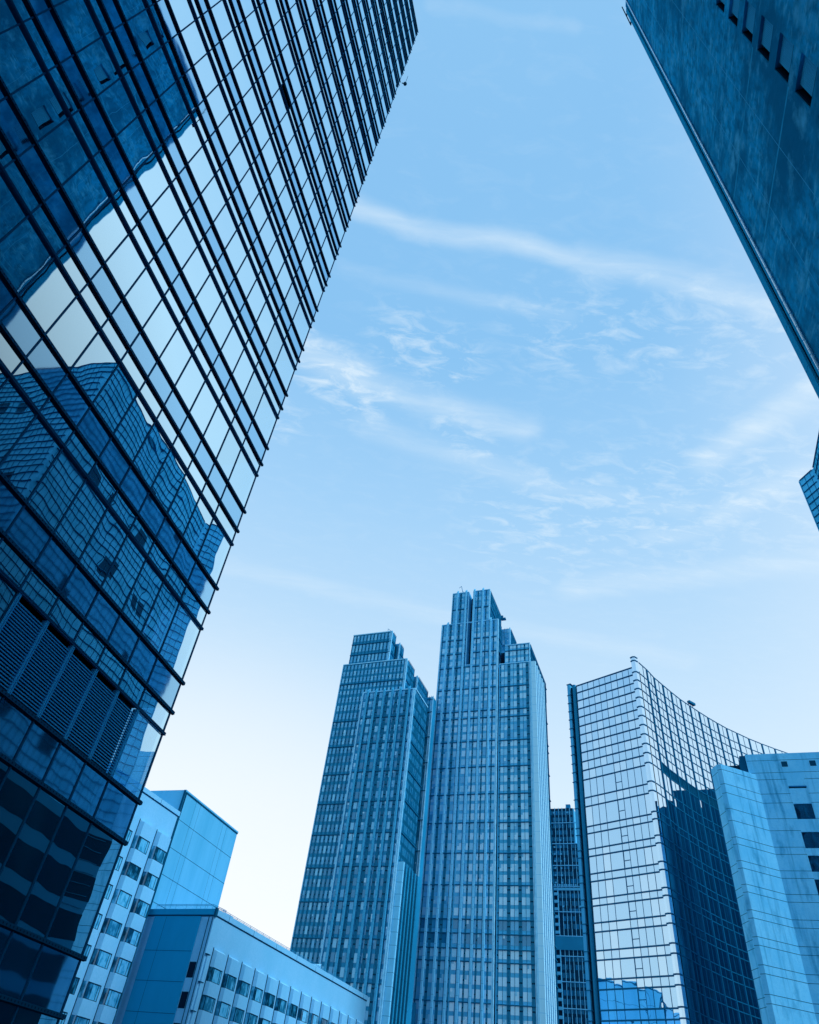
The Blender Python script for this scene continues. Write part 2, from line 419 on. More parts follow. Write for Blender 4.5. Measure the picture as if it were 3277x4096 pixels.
# vertical mullions
for i, t in enumerate(mull):
    b = MB()
    if i == 0: b.box(FL, t - .05, t + .02, -.03, .02, -1.6, ZT, 'mullion')
    else:
        wd = .022
        b.box(FL, t - wd, t + wd, -.02, .030, -1.6, zk(1) - .05, 'mullion')
        if -7.9 < t < -1.6: b.box(FL, t - wd, t + wd, -.02, .03, zk(1.54) + .03, ZT, 'mullion')
        else: b.box(FL, t - wd, t + wd, -.02, .03, zk(1) - .05, ZT, 'mullion')
    b.build('mullion', tw)
# horizontal fins
for k in range(-1, 25):
    for off in (0, -1):
        zc_ = zk(k) if off == 0 else zk(k) - (.31 if k <= 0 else (.288 if k == 1 else .27)) * HF
        if k == -1 and off == -1: continue
        b = MB()
        dep, th = (.085, .10)
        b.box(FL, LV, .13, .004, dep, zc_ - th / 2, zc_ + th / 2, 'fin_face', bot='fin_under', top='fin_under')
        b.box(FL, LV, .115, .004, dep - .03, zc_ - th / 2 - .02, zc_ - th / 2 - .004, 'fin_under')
        if k < 9:      # row of small punched holes along the outer face
            t = .02
            while t > -19:
                b.poly([FL.p(t - .035, dep + .003, zc_ - .025), FL.p(t, dep + .003, zc_ - .025), FL.p(t, dep + .003, zc_ + .02), FL.p(t - .035, dep + .003, zc_ + .02)], 'fin_under')
                t -= .135
        b.build('horizontal_fin', tw)
for k in range(1, 24):
    b = MB(); z = zk(k + .54)
    b.box(FL, LV, .06, .004, .085, z - .045, z - .008, 'rail'); b.box(FL, LV, .06, .004, .085, z + .008, z + .045, 'rail'); b.box(FL, LV, .05, .003, .05, z - .008, z + .008, 'black')
    b.build('horizontal_rail', tw)
# louvred plant-room bays
posts = [-1.73, -2.94, -4.17, -5.40, -6.63, -7.86]
zb, zt_ = zk(1) + .10, zk(1.5) - .02
lb = MB(); lb.box(FL, -7.86, -1.73, -.24, -.20, zk(1) - .05, zk(1.54), 'black'); lb.build('louver_backing', tw)
for i in range(5):
    b = MB(); a, c = posts[i + 1] + .04, posts[i] - .04
    n = 24
    for j in range(n):
        z = zb + (zt_ - zb) * (j + .5) / n
        b.hexa([FL.p(a, .03, z - .026), FL.p(c, .03, z - .026), FL.p(c, -.05, z + .004), FL.p(a, -.05, z + .004),
                FL.p(a, .03, z + .006), FL.p(c, .03, z + .006), FL.p(c, -.05, z + .022), FL.p(a, -.05, z + .022)], 'louver')
    if i == 0:
        pass
    b.build('louver_panel', tw)
for p in posts:
    b = MB(); b.box(FL, p - .05, p - .01, -.1, .07, zk(1) + .03, zk(1.54) - .05, 'louver'); b.box(FL, p + .01, p + .05, -.1, .07, zk(1) + .03, zk(1.54) - .05, 'louver')
    b.box(FL, p - .01, p + .01, -.1, .03, zk(1) + .03, zk(1.54) - .05, 'black'); b.build('louver_post', tw)
# open top-hung windows
for (t0, t1, k0, k1) in ((-10.38, -9.14, 9.60, 9.715), (-8.0, -2.99, 18.58, 18.715)):
    b = MB(); z1, z0 = zk(k1), zk(k0)
    n_ = int(round((t1 - t0) / 1.235))
    for j in range(n_):
        a = t0 + j * 1.235 + .03; c = a + 1.17
        b.hexa([FL.p(a, .19, z0), FL.p(c, .19, z0), FL.p(c, .15, z0), FL.p(a, .15, z0), FL.p(a, .07, z1), FL.p(c, .07, z1), FL.p(c, .03, z1), FL.p(a, .03, z1)], 'fin_under')
    b.box(FL, t0, t1, .003, .02, z0, z1, 'black')
    b.build('open_vent', tw)
# small floodlight on a bracket at the tower's edge
fl = thing('floodlight', 'small dark floodlight on a thin bracket at the upper corner of the left glass tower', 'light', FL.p(.13, .35, 83.0))
b = MB(); b.tube(FL.p(.1, .3, 82.9), FL.p(.5, .42, 83.9), .05, 'black', 6); b.tube(FL.p(.5, .42, 83.9), FL.p(.25, .62, 85.6), .025, 'black', 6); b.build('bracket', fl)
b = MB()
for i in range(6):
    a0, a1 = -math.pi / 2 + math.pi * i / 6, -math.pi / 2 + math.pi * (i + 1) / 6
    for j in range(10):
        q = []
        for (aa, bb) in ((a0, j), (a0, j + 1), (a1, j + 1), (a1, j)):
            th = 2 * math.pi * bb / 10; c0 = FL.p(.5, .42, 84.0)
            q.append((c0[0] + .20 * cos(aa) * cos(th), c0[1] + .20 * cos(aa) * sin(th), c0[2] + .26 * sin(aa)))
        b.poly(q, 'light_lit')
b.build('lamp_head', fl)

# ================================================================ 2. dark stone building on the right
dk = thing('stone_building', 'dark streaked stone building in the upper right corner with louvred windows', 'building', (20, 0, -1.6))
CN = polar(45.2, 20.5)
FD = Fa(CN, 197, 1)                    # t from the far corner back past the viewer, n towards the street
HD = 84.3
tD = lambda az: 17.93 - 9.68 / tan(R(az - 17)) + .0
wx = [(tD(60.54), tD(64.5))]
z_w = lambda i: 28.9 + 2.93 * i
wb0, wb1 = wx[0]
b = MB()
# wall as a sheet with real openings: column of windows between wb0 and wb1
zz = -1.6
b.box(FD, 0.35, wb0, -14, 0, -1.6, HD, 'dark_wall'); b.box(FD, wb1, 60, -14, 0, -1.6, HD, 'dark_wall')
rows = [(z_w(i), z_w(i) + 1.95) for i in range(-9, 19)]
for lo, hi in rows:
    b.box(FD, wb0, wb1, -14, -.002, zz, lo, 'dark_wall'); zz = hi
b.box(FD, wb0, wb1, -14, -.002, zz, HD, 'dark_wall'); b.box(FD, wb0, wb1, -14, -.27, -1.6, HD - .1, 'window_black')
b.build('wall', dk)
for lo, hi in rows:
    b = MB(); b.box(FD, wb0 + .004, wb0 + .06, -.25, -.05, lo, hi, 'window_black'); b.box(FD, wb0 + .1, wb1, -.25, -.01, lo + .003, lo + .06, 'window_black')
    n = 15
    for j in range(n):
        t = wb0 + .24 + (wb1 - wb0 - .26) * j / n
        b.box(FD, t, t + .05, -.17, -.14, lo + .07, hi, 'slat')
    b.build('louvred_window', dk)
b = MB()
for az in (50.07, 54.91):
    t = tD(az); b.box(FD, t, t + .022, -.01, .006, -1.6, HD - .2, 'dark_seam')
t = tD(62.5) + 2.6; b.box(FD, t, t + .02, -.01, .006, -1.6, HD - .2, 'dark_seam')
for i in range(14):
    z = 31.6 + 5.75 * (i - 5)
    if z < HD - 1: 
        b.box(FD, .9, wb0 - .05, -.01, .004, z, z + .16, 'dark_seam2')
b.build('wall_seam', dk)
# corner strip: panels, gap, small panels, bright edge strip
b = MB()
z = -1.6 + 1.0
js = 23.7 - 2.9 * 9
while js < HD - 1:
    z1 = min(js + 2.9, HD) - .03
    b.box(FD, -.02, .36, -.5, .12, js, z1, 'dark_panel')
    b.box(FD, -.10, -.025, -.5, .06, js, z1, 'dark_edge')
    js += 2.9
b.build('corner_panel', dk)
b = MB(); js = 23.7 - 2.9 * 9
while js < HD - 1:
    for q in (0, .97, 1.93):
        b.box(FD, .50, .80, -.1, .045, js + q, js + q + .94, 'dark_panel')
    js += 2.9
b.box(FD, .36, .50, -.2, .02, -1.6, HD - .4, 'black')
b.build('infill_panel', dk)
b = MB(); js = 23.7 - 2.9 * 9
while js < HD - 1:
    for q in (0, .97, 1.93): b.tube(FD.p(.83, .08, js + q + .02), FD.p(.83, .08, js + q + .92), .045, 'dark_edge', 8)
    js += 2.9
b.build('bright_edge_strip', dk)
b = MB(); b.box(FD, .3, 60, -14, .10, HD + .003, HD + .6, 'dark_panel'); b.build('roof_coping', dk)
b = MB()
for (t0, t1, z0, z1) in ((-.42, -.36, HD - 3.6, HD + 4), (-.42, -.10, HD - 3.66, HD - 3.5), (-.42, -.10, HD - .3, HD - .16)):
    b.box(FD, t0, t1, .02, .1, z0, z1, 'black')
b.build('maintenance_frame', dk)

# ================================================================ 3. glass building seen at the right edge and in reflections
H3 = 78.0
Bp = polar(41.87, H3 / .9245); Ap = polar(40.42, 75.0 / .9077 * 1.0)
dB = V2(20.7); Np = (Bp[0] - dB[0] * 33.5, Bp[1] - dB[1] * 33.5); dP = V2(110.7)
Ap = (Bp[0] + V2(-13.8)[0] * 2.9 * 1.0, Bp[1] + V2(-13.8)[1] * 2.9)
eb = thing('glass_office', 'pale blue glass office with thin ledges cut off by the right edge of the photo', 'building', (Bp[0] + 8, Bp[1], -1.6))
foot = [Np, Bp, Ap, (Ap[0] + dP[0] * 26, Ap[1] + dP[1] * 26), (Np[0] + dP[0] * 28, Np[1] + dP[1] * 28)]
b = MB(); b.prism(foot, -1.6, H3, 'eg'); b.build('glazed_wall', eb)
b = MB(); pf = [(p[0] + (p[0] - 64) * .02, p[1] + (p[1] - 50) * .02) for p in foot]; pf[3] = (Ap[0] + dP[0] * 34, Ap[1] + dP[1] * 34); pf[4] = (Np[0] + dP[0] * 36 - dB[0] * 6, Np[1] + dP[1] * 36 - dB[1] * 6); pf[0] = (Np[0] - dB[0] * 12 - dP[0] * 1.0, Np[1] - dB[1] * 12 - dP[1] * 1.0)
for j in range(7): b.prism(pf, -1.6 + j * 4.1, 1.2 + j * 4.1, 'podium'); b.prism([(p[0] * .997 + .2, p[1] * .997 + .15) for p in pf], 1.2 + j * 4.1, 2.5 + j * 4.1, 'tside')
b.build('podium', eb)
def edge_frames(foot):
    out = []
    for i in range(len(foot)):
        p, q = foot[i], foot[(i + 1) % len(foot)]
        az = math.degrees(atan2(q[0] - p[0], q[1] - p[1])); L = hypot(q[0] - p[0], q[1] - p[1])
        out.append((p, az, L))
    return out
ed = edge_frames(foot)
cx, cy = sum(p[0] for p in foot) / 5, sum(p[1] for p in foot) / 5
for j in range(50):
    z = H3 - .02 - 1.22 * j
    if z < 0: break
    b = MB()
    for (p, az, L) in (ed[0], ed[1], ed[4]):
        F = Fa(p, az, 1)
        mid = F.p(L / 2, 1, 0)
        if hypot(mid[0] - cx, mid[1] - cy) < hypot(F.p(L / 2, -1, 0)[0] - cx, F.p(L / 2, -1, 0)[1] - cy): F = Fa(p, az, -1)
        b.box(F, .25, L - .25, .004, .16, z - .05, z, 'cline')
        if j == 0:
            pass
    b.build('ledge', eb)
for (p, az, L) in (ed[0], ed[1], ed[4]):
    b = MB(); F = Fa(p, az, 1); mid = F.p(L / 2, 1, 0)
    if hypot(mid[0] - cx, mid[1] - cy) < hypot(F.p(L / 2, -1, 0)[0] - cx, F.p(L / 2, -1, 0)[1] - cy): F = Fa(p, az, -1)
    t = .75
    while t < L:
        b.box(F, t, t + .035, .002, .05, -1.6, H3 - .1, 'cline'); t += .98
    for j in range(9 if L > 10 else 0):
        for _ in range(3):
            t = random.uniform(1, max(1.5, L - 4)); z = 8 + j * 7.5
            b.box(F, t, t + random.uniform(1, 2.4), .001, .01, z, z + 2.4, 'eg2')
    b.build('mullion_grid', eb)

# ================================================================ 4. curved glass block
S = 75.0
A4 = (.518 * S, 1.668 * S); B4 = (.633 * S, 1.536 * S)
cu_ = thing('curved_glass_block', 'light glass block with a concave curved side and stepped horizontal ledges', 'building', (B4[0] + 8, B4[1] + 10, -1.6))
ZL = [73.4, 71.6, 69.8, 68.0, 66.1, 64.3, 62.5, 60.7, 58.9, 57.2, 55.4, 52.1, 50.5, 47.0, 45.8, 43.2, 42.0, 39.2, 38.0, 35.4, 34.3, 31.8, 30.5, 27.9, 26.6, 24.0, 22.7, 20.1, 18.8, 16.2, 14.9, 12.3, 11.0, 8.4, 7.1, 4.5, 3.2]
TALL = set(range(10, 37, 2))
S2 = 76.3
curve = [(.631, 1.500), (.663, 1.532), (.694, 1.565), (.728, 1.595), (.761, 1.624), (.798, 1.655), (.835, 1.682), (.870, 1.707), (.905, 1.731), (.941, 1.754),
         (.977, 1.776), (1.015, 1.795), (1.060, 1.818), (1.107, 1.838), (1.154, 1.856), (1.204, 1.874), (1.256, 1.890), (1.310, 1.905)]
curve = [(x * S2, y * S2) for x, y in curve]
az4 = math.degrees(atan2(B4[0] - A4[0], B4[1] - A4[1])); L4 = hypot(B4[0] - A4[0], B4[1] - A4[1])
F4 = Fa(A4, az4, 1)
H4 = 75.0
b = MB()
foot4 = [(A4[0] + .25, A4[1] + .25), (B4[0] + .05, B4[1] + .5)] + [(x - .15, y + .4) for x, y in curve[1:]] + [(curve[-1][0] - 2, curve[-1][1] + 30), (A4[0] + 12, A4[1] + 40)]
b.prism(foot4, -1.6, H4 - .05, 'pierd'); b.build('body', cu_)
items = []
zl = [H4] + ZL
cols_up = [i / 10 for i in range(11)]
cols_lo = [0, .105, .21, .315, .50, .595, .69, .795, .897, 1.0]
for i in range(len(zl) - 1):
    b_m = MB()
    z1, z0 = zl[i], zl[i + 1]
    tall = (z1 - z0) > 2.3
    cs = cols_lo if i >= 10 else cols_up
    b_m.box(F4, 0, L4 - .2, .035, .09, z0 + .05, z0 + .11, 'cline')
    for j in range(len(cs) - 1):
        t0, t1 = cs[j] * L4, cs[j + 1] * L4
        mm = 'cg2' if random.random() < .35 else 'cg'
        a = random.gauss(0, .004); c = random.gauss(0, .004)
        q = [F4.p(t0, .05 + a, z0), F4.p(t1, .05, z0), F4.p(t1, .05 + c, z1), F4.p(t0, .05 + a + c, z1)]
        def fn(B, q=q, mm=mm): B.poly(q, mm)
        items.append(((t1 - t0) * (z1 - z0), q[0], fn))
        b_m.box(F4, t0 - .03, t0 + .03, .03, .10, z0 + .06, z1 - .06, 'cline')
        if tall and j == 4:
            zz = z0 + (z1 - z0) * .42; b_m.box(F4, t0, t1, .06, .12, zz, zz + .09, 'cline')
            b_m.box(F4, t0 + .03, t0 + .10, .06, .12, z0, z1, 'cline')
    b_m.build('mullion_row', cu_)
for z in zl:
    b = MB(); b.box(F4, -.02, L4 - .2, .02, .20, z - .09, z + .06, 'cline'); b.build('ledge', cu_)
# curved side
band_i = 9
frames = []
for i in range(1, len(curve)):
    p, q = (curve[i - 1] if i > 1 else B4), curve[i]
    if i == 1: p = (48.25, 114.75)
    az = math.degrees(atan2(q[0] - p[0], q[1] - p[1])); frames.append((Fa(p, az, 1), hypot(q[0] - p[0], q[1] - p[1])))
zlc = [H4 + .9] + ZL
b_m = MB(); bandm = MB()
for fi, (F, L) in enumerate(frames):
    for i in range(len(zlc) - 1):
        z1, z0 = zlc[i], zlc[i + 1]
        if i == 10 and 1 <= fi <= 6 + 5:
            bandm.box(F, .1, L - .1, -.3, -.12, z0, z1, 'pierd')
            n = 9
            for j in range(n):
                z = z0 + (z1 - z0) * (j + .5) / n; bandm.box(F, .1, L - .1, -.1, .03, z - .05, z + .02, 'cline')
            continue
        for h in (0, 1):
            t0, t1 = L * h / 2, L * (h + 1) / 2
            a = random.gauss(0, .003); c = random.gauss(0, .003)
            q = [F.p(t0, .05 + a, z0), F.p(t1, .05, z0), F.p(t1, .05 + c, z1), F.p(t0, .05 + a + c, z1)]
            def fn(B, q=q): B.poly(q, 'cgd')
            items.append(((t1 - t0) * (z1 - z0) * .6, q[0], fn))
    b_m.box(F, L / 2 - .03, L / 2 + .03, -.01, .10, -1.6, H4 + .8, 'cline')
    b = MB(); b.box(F, L - .14, L + .10, -.05, .20, -1.6, H4 + .85, 'cline'); b.build('vertical_fin', cu_)
    for z in zlc:
        b_m.box(F, .11, L - .15, -.02, .13, z - .09, z + .05, 'cline')
b_m.build('curved_face_grid', cu_); bandm.build('louver_band', cu_)
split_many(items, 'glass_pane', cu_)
# corner column (rounded panels) and slim channel
for i in range(len(zlc) - 1):
    z1, z0 = zlc[i] + (.8 if i == 0 else 0), zlc[i + 1]
    b = MB()
    c0 = F4.p(L4 - .25, 0, 0); c1 = F4.p(L4 - .10, .75, 0); c2 = F4.p(L4 + .35, .88, 0); c3 = F4.p(L4 + .72, .70, 0); c4 = F4.p(L4 + .85, -.1, 0)
    b.prism([(q[0], q[1]) for q in (c0, c1, c2, c3, c4)], z0 + .10, z1 - .08, 'cg2')
    b.build('corner_panel', cu_)
for z in zlc + [H4 + 1.7]:
    b = MB()
    c0 = F4.p(L4 - .3, -.05, 0); c1 = F4.p(L4 - .18, .86, 0); c2 = F4.p(L4 + .37, 1.0, 0); c3 = F4.p(L4 + .82, .76, 0); c4 = F4.p(L4 + .95, -.1, 0)
    b.prism([(q[0], q[1]) for q in (c0, c1, c2, c3, c4)], z - .09, z + .09, 'cline')
    b.build('corner_ledge', cu_)
# left pier: cladding panels, dark recess, round column
Fp = Fa(A4, az4, 1)
b = MB(); b.box(Fp, -1.60, -.04, -6, -.25, -1.6, H4 + .2, 'pierd'); b.build('pier_recess', cu_)
for i in range(len(zlc) - 1):
    b = MB(); b.box(Fp, -2.15, -1.55, -3, .15, zlc[i + 1] + .05, zlc[i] - .05 if i else H4 + 1.0, 'pier'); b.build('pier_panel', cu_)
for z in zlc:
    b = MB(); b.box(Fp, -2.28, -1.3, -3, .26, z - .05, z + .05, 'cline'); b.build('pier_ledge', cu_)
b = MB(); b.tube(Fp.p(-.55, .05, -1.6), Fp.p(-.55, .05, H4 + .3), .36, 'tube', 14); b.build('round_column', cu_)
b = MB()
for d in (0, .6, 1.1):
    q = curve[6]; b.tube((q[0] + d, q[1] + d * .6 + .3, H4 + .5), (q[0] + d, q[1] + d * .6 + .3, H4 + 2.1), .06, 'cline', 6)
    b.box(Fa((q[0] + d, q[1] + d * .6), 60), -.3, .35, -.2, .4, H4 + 1.5, H4 + 2.0, 'cline')
b.build('roof_lamp', cu_)

# ================================================================ 5. concrete building at lower right
cc = thing('concrete_building', 'light board marked concrete building with dark square windows at the lower right', 'building', (70, 110, -1.6))
CR = polar(30.14, 120.0); FM = Fa(CR, 113, 1)
HW, HM = 50.7, 54.05
wt = polar(27.83, HW / .4406); azw = math.degrees(atan2(CR[0] - wt[0], CR[1] - wt[1])); Lw = hypot(CR[0] - wt[0], CR[1] - wt[1])
FW = Fa(wt, azw, 1)
tm = lambda az: (FM.t_at(az))
Rm = lambda az: 120.0 * sin(R(113 - 30.14)) / sin(R(113 - az))
t_l = -1.55
wa, wb_ = None, None
def tmain(az):
    r = Rm(az); p = polar(az, r); return (p[0] - CR[0]) * FM.T[0] + (p[1] - CR[1]) * FM.T[1]
# openings of the main wall: (t0,t1,z0,z1)
wt0, wt1 = tmain(32.12), tmain(33.3)
op = []
zr_ = 46.0; rows5 = [(43.75, 46.05), (39.6, 41.9), (36.4, 38.6), (33.3, 35.4)]
zz = 33.3
for i in range(9):
    zz -= 3.2
    if zz > 0: rows5.append((zz, zz + 2.1))
b = MB(); tE = 46
b.box(FM, t_l + .6, wt0, -12, 0, HW - 1.5, HM, 'concrete'); b.box(FM, 0, wt0, -12, 0, -1.6, HW - 1.5, 'concrete')
tt0, tt1 = tmain(32.06), tmain(32.46)
cuts = sorted(rows5)
for (x0, x1) in ((wt0, wt1), (wt1 + 2.6, wt1 + 2.6 + (wt1 - wt0)), (wt1 + 10, wt1 + 14)):
    zc0 = -1.6
    for lo, hi in cuts:
        b.box(FM, x0, x1, -12, -.002, zc0, lo, 'concrete'); zc0 = hi
    b.box(FM, x0, x1, -12, -.002, zc0, 48.4 if x0 == wt0 else HM, 'concrete')
    if x0 == wt0: b.box(FM, x0, x1, -12, -.002, 48.8, HM, 'concrete')
b.box(FM, wt1, wt1 + 2.6, -12, 0, -1.6, HM, 'concrete'); b.box(FM, 2 * wt1 - wt0 + 2.6, wt1 + 10, -12, 0, -1.6, HM, 'concrete'); b.box(FM, wt1 + 14, tE, -12, 0, -1.6, HM, 'concrete')
b.build('main_wall', cc)
b = MB(); b.box(FM, wt0 + .2, wt1 + 14, -11.5, -.5, -1.5, HM - 1, 'pierd'); b.build('dark_interior', cc)
for (x0, x1) in ((wt0, wt1), (wt1 + 2.6, wt1 + 2.6 + (wt1 - wt0))):
    for lo, hi in rows5:
        b = MB(); b.poly([FM.p(x0, -.22, lo), FM.p(x1, -.22, lo), FM.p(x1, -.22, hi), FM.p(x0, -.22, hi)], 'cwin')
        b.box(FM, (x0 + x1) / 2 - .03, (x0 + x1) / 2 + .03, -.22, -.16, lo, hi, 'frame'); b.build('window', cc)
for azv in ((32.06, 32.46), (33.94, 34.34)):
    a, c = tmain(azv[0]), tmain(azv[1]); b = MB(); b.box(FM, a, c, -.05, .012, 51.85, 52.7, 'window_black')
    for j in range(6):
        z = 51.95 + .125 * j; b.box(FM, a + .03, c - .03, .012, .05, z, z + .045, 'cline')
    b.build('vent_louver', cc)
# wing
b = MB(); b.prism([(FW.p(0, 0, 0)[0], FW.p(0, 0, 0)[1]), (FW.p(Lw, 0, 0)[0], FW.p(Lw, 0, 0)[1]), (FW.p(Lw, -2.2, 0)[0], FW.p(Lw, -2.2, 0)[1]), polar(27.04, 50.7 / .4333)[:2], polar(27.5, 50.7 / .4396)], -1.6, HW, 'concrete')
b.build('wing_wall', cc)
b = MB()
jz = [49.85, 47.6, 46.2, 43.85, 42.1, 39.75, 38.75, 36.5, 35.5]
z = 33.4
while z > 0: jz += [z, z - 1.0]; z -= 3.22
for z in jz:
    b.box(FW, -.01, Lw - .02, -.05, .006, z - .035, z + .035, 'joint')
    pa, pb = polar(27.5, 50.7 / .4396), wt; az = math.degrees(atan2(pb[0] - pa[0], pb[1] - pa[1])); F = Fa(pa, az, 1)
    b.box(F, .0, hypot(pb[0] - pa[0], pb[1] - pa[1]), -.05, .006, z - .03, z + .03, 'joint')
    pc = polar(27.04, 50.7 / .4333); az = math.degrees(atan2(pa[0] - pc[0], pa[1] - pc[1])); F = Fa(pc, az, 1)
    b.box(F, .0, hypot(pa[0] - pc[0], pa[1] - pc[1]), -.05, .006, z - .33, z - .27, 'joint')
    for (x0, x1) in ((0.02, wt0), (wt1, wt1 + 2.6), (2 * wt1 - wt0 + 2.6, tE)):
        b.box(FM, x0, x1, -.05, .006, z - .03, z + .03, 'joint')
for z in (52.95, 50.7 + .25):
    b.box(FM, t_l + .65, tE, -.05, .005, z - .03, z + .03, 'joint')
b.build('wall_joint', cc)
b = MB(); b.box(FM, tmain(28.2), t_l + .4, -9, -3.0, HW - 3, 53.6, 'pierd'); b.box(FM, t_l - .25, t_l + .58, -6, -.1, HW - 2, 53.9, 'joint'); b.build('dark_roof_volume', cc)

FRW = Fa((84, 112), 14, -1)
b = MB(); b.prism([FRW.p(17, 0, 0)[:2], FRW.p(95, 0, 0)[:2], FRW.p(95, -26, 0)[:2], FRW.p(17, -18, 0)[:2]], -1.6, 64.5, 'rear')
for i in range(15):
    t = 19 + i * 4.8; b.prism([FRW.p(t, .01, 0)[:2], FRW.p(t + 3.6, .01, 0)[:2], FRW.p(t + 3.6, 1.6, 0)[:2]], 2, 68.5 - (i % 3), 'rear')
    for j in range(14): b.box(FRW, t + 3.65, t + 4.7, -.1, .02, 5 + j * 4, 7 + j * 4, 'window_black')
b.build('rear_wing', cc)

# ================================================================ 6. hotels
def parapet(FR, t0, t1, z0, z1, parent, name='parapet'):
    b = MB(); b.box(FR, t0, t1, -.5, .16, z0, z1, 'hotel'); b.box(FR, t0, t1, -.3, .05, z0 - .12, z0 - .004, 'hotel_dark')  # dark strip under the parapet stands in for its shadow line
    t = t0 + 3
    while t < t1: b.box(FR, t, t + .05, -.1, .168, z0, z1, 'hotel_dark'); t += 6.5
    b.build(name, parent)
def bay(FR, t0, wn, wf, out, zcap, wins, zbot, parent, rng):
    """saw-tooth bay: narrow near side (t0..t0+wn) rising outwards, wide face (..+wf)"""
    ta, tb, tcx = t0, t0 + wn, t0 + wn + wf
    def ring(z): return [FR.p(ta, .0, z), FR.p(tb, out, z), FR.p(tcx, out, z), FR.p(tcx, 0, z)]
    z_hi = zcap
    b = MB(); first = True
    segs = []
    for (lo, hi) in wins: segs.append((hi, z_hi)); z_hi = lo
    segs.append((zbot, z_hi))
    for (lo, hi) in segs:
        l, h = ring(lo), ring(hi)
        if first:
            # sloping white cap
            h2 = [h[0], h[1], h[2], h[3]]
            b.poly([l[0], l[1], h2[1], h2[0]], 'hotel'); b.poly([l[1], l[2], h2[2], h2[1]], 'hotel'); b.poly([l[2], l[3], h2[3], h2[2]], 'hotel')
            b.poly([h2[1], h2[2], FR.p(tcx, -.01, hi + .22), FR.p(ta, -.01, hi + .22)], 'cap'); b.poly([h2[0], h2[1], FR.p(ta, -.01, hi + .22)], 'cap')
            first = False
        else:
            b.poly([l[0], l[1], h[1], h[0]], 'hotel'); b.poly([l[1], l[2], h[2], h[1]], 'hotel'); b.poly([l[2], l[3], h[3], h[2]], 'hotel'); b.poly(h, 'hotel')
        b.poly(l[::-1], 'hotel')
    b.box(FR, ta - .045, ta - .005, -.02, .10, zbot, zcap + .30, 'hotel_dark')
    bo = b.build('bay', parent)
    for (lo, hi) in wins:
        b = MB(); l, h = ring(lo), ring(hi); e = .06
        q = lambda u, n, z: FR.p(u, n, z)
        gm = rng.choice(['hw1', 'hw1', 'hw2', 'hw3'])
        s = .04
        b.poly([q(ta + .03, .02, lo), q(tb - .02, out - s, lo), q(tb - .02, out - s, hi), q(ta + .03, .02, hi)], rng.choice(['hw2', 'hw3']))
        k0 = wf * rng.choice([.0, .2, .2, .42])
        if k0: b.poly([q(tb - .02, out - s, lo), q(tb + k0, out - s, lo), q(tb + k0, out - s, hi), q(tb - .02, out - s, hi)], 'hw2')
        b.poly([q(tb + k0, out - s, lo), q(tcx - .03, out - s, lo), q(tcx - .03, out - s, hi), q(tb + k0, out - s, hi)], gm)
        F0 = FR
        b.box(F0, tb - .05, tb + .04, out - s, out - .005, lo, hi, 'frame')
        if rng.random() < .8: b.box(F0, tb + wf * .2, tb + wf * .2 + .05, out - s, out - .012, lo, hi, 'frame')
        b.box(F0, tb + wf * .80, tb + wf * .80 + .06, out - s, out - .012, lo, hi, 'frame')
        b.box(F0, tcx - .07, tcx, out - s, out - .008, lo, hi, 'frame')
        b.box(F0, tb, tcx, out - s, out - .006, hi - .10, hi - .002, 'frame'); b.box(F0, tb, tcx, out - s, out - .006, lo + .002, lo + .06, 'frame')
        b.build('window', bo, sub=True)

# ---- front hotel wing
k6 = .93
P1 = polar(-9.83, 21.9 / .2092 * k6); P2 = polar(1.60, 21.9 / .1434 * k6); Pz = polar(-14.48, 112.1 * k6)
HFR = 21.9 * k6
hf = thing('hotel_wing', 'low rendered hotel wing with saw-tooth bay windows and a roof railing at the bottom', 'building', (P1[0], P1[1], -1.6))
az6 = math.degrees(atan2(P2[0] - P1[0], P2[1] - P1[1])); L6 = hypot(P2[0] - P1[0], P2[1] - P1[1])
FH = Fa(P1, az6, 1)
azE = math.degrees(atan2(P1[0] - Pz[0], P1[1] - Pz[1])); LE = hypot(P1[0] - Pz[0], P1[1] - Pz[1])
FE = Fa(Pz, azE, 1)
def tfac(FR, az):
    # solve along wall
    lo, hi = -60, 90
    for _ in range(60):
        m_ = (lo + hi) / 2; p = FR.p(m_, 0, 0); a = math.degrees(atan2(p[0], p[1]))
        if a < az: lo = m_
        else: hi = m_
    return lo
bk = (P2[0] + V2(az6 - 90)[0] * 14, P2[1] + V2(az6 - 90)[1] * 14); bk2 = (Pz[0] + V2(az6)[0] * 2, Pz[1] + V2(az6)[1] * 2)
b = MB(); b.prism([P1, P2, bk, bk2, Pz], -1.6, HFR - .75, 'hotel', top='hotel_end_shaded'); b.build('wall', hf)
parapet(FH, .0, L6, HFR - .62, HFR, hf)
b = MB(); b.box(FE, -.3, LE + .1, -.45, .14, HFR - .62, HFR - .004, 'hotel_end_shaded'); b.box(FE, -.3, LE - .1, -.3, .04, HFR - .80, HFR - .63, 'hotel_dark'); b.box(FE, LE - .05, LE + .2, -.2, .2, HFR - .85, HFR + .1, 'hotel_dark'); b.build('end_parapet', hf)  # lower dark strip is the parapet's shadow line, put in as colour
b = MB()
b.box(FE, tfac(FE, -13.77), tfac(FE, -10.7), .003, .12, -1.6, HFR - .80, 'hotel_end_shaded'); b.build('end_wall_panel', hf)
b = MB()
tj0, tj1 = tfac(FE, -13.77) + .03, tfac(FE, -10.7) - .03
for z in (.1525 * 104.2 * 1.0, .1232 * 104.2, .1232 * 104.2 - 3.0, .1232 * 104.2 - 6, 3.0, .5): b.box(FE, tj0, tj1, .10, .126, z, z + .05, 'hotel_dark')
tv = tfac(FE, -13.0); b.box(FE, tv, tv + .04, .10, .125, -1.6, HFR - .85, 'hotel_dark')
for a in (-10.2, -9.95): 
    t = tfac(FE, a); b.box(FE, t, t + .07, .001, .06, -1.6, HFR - .8, 'hotel_dark')
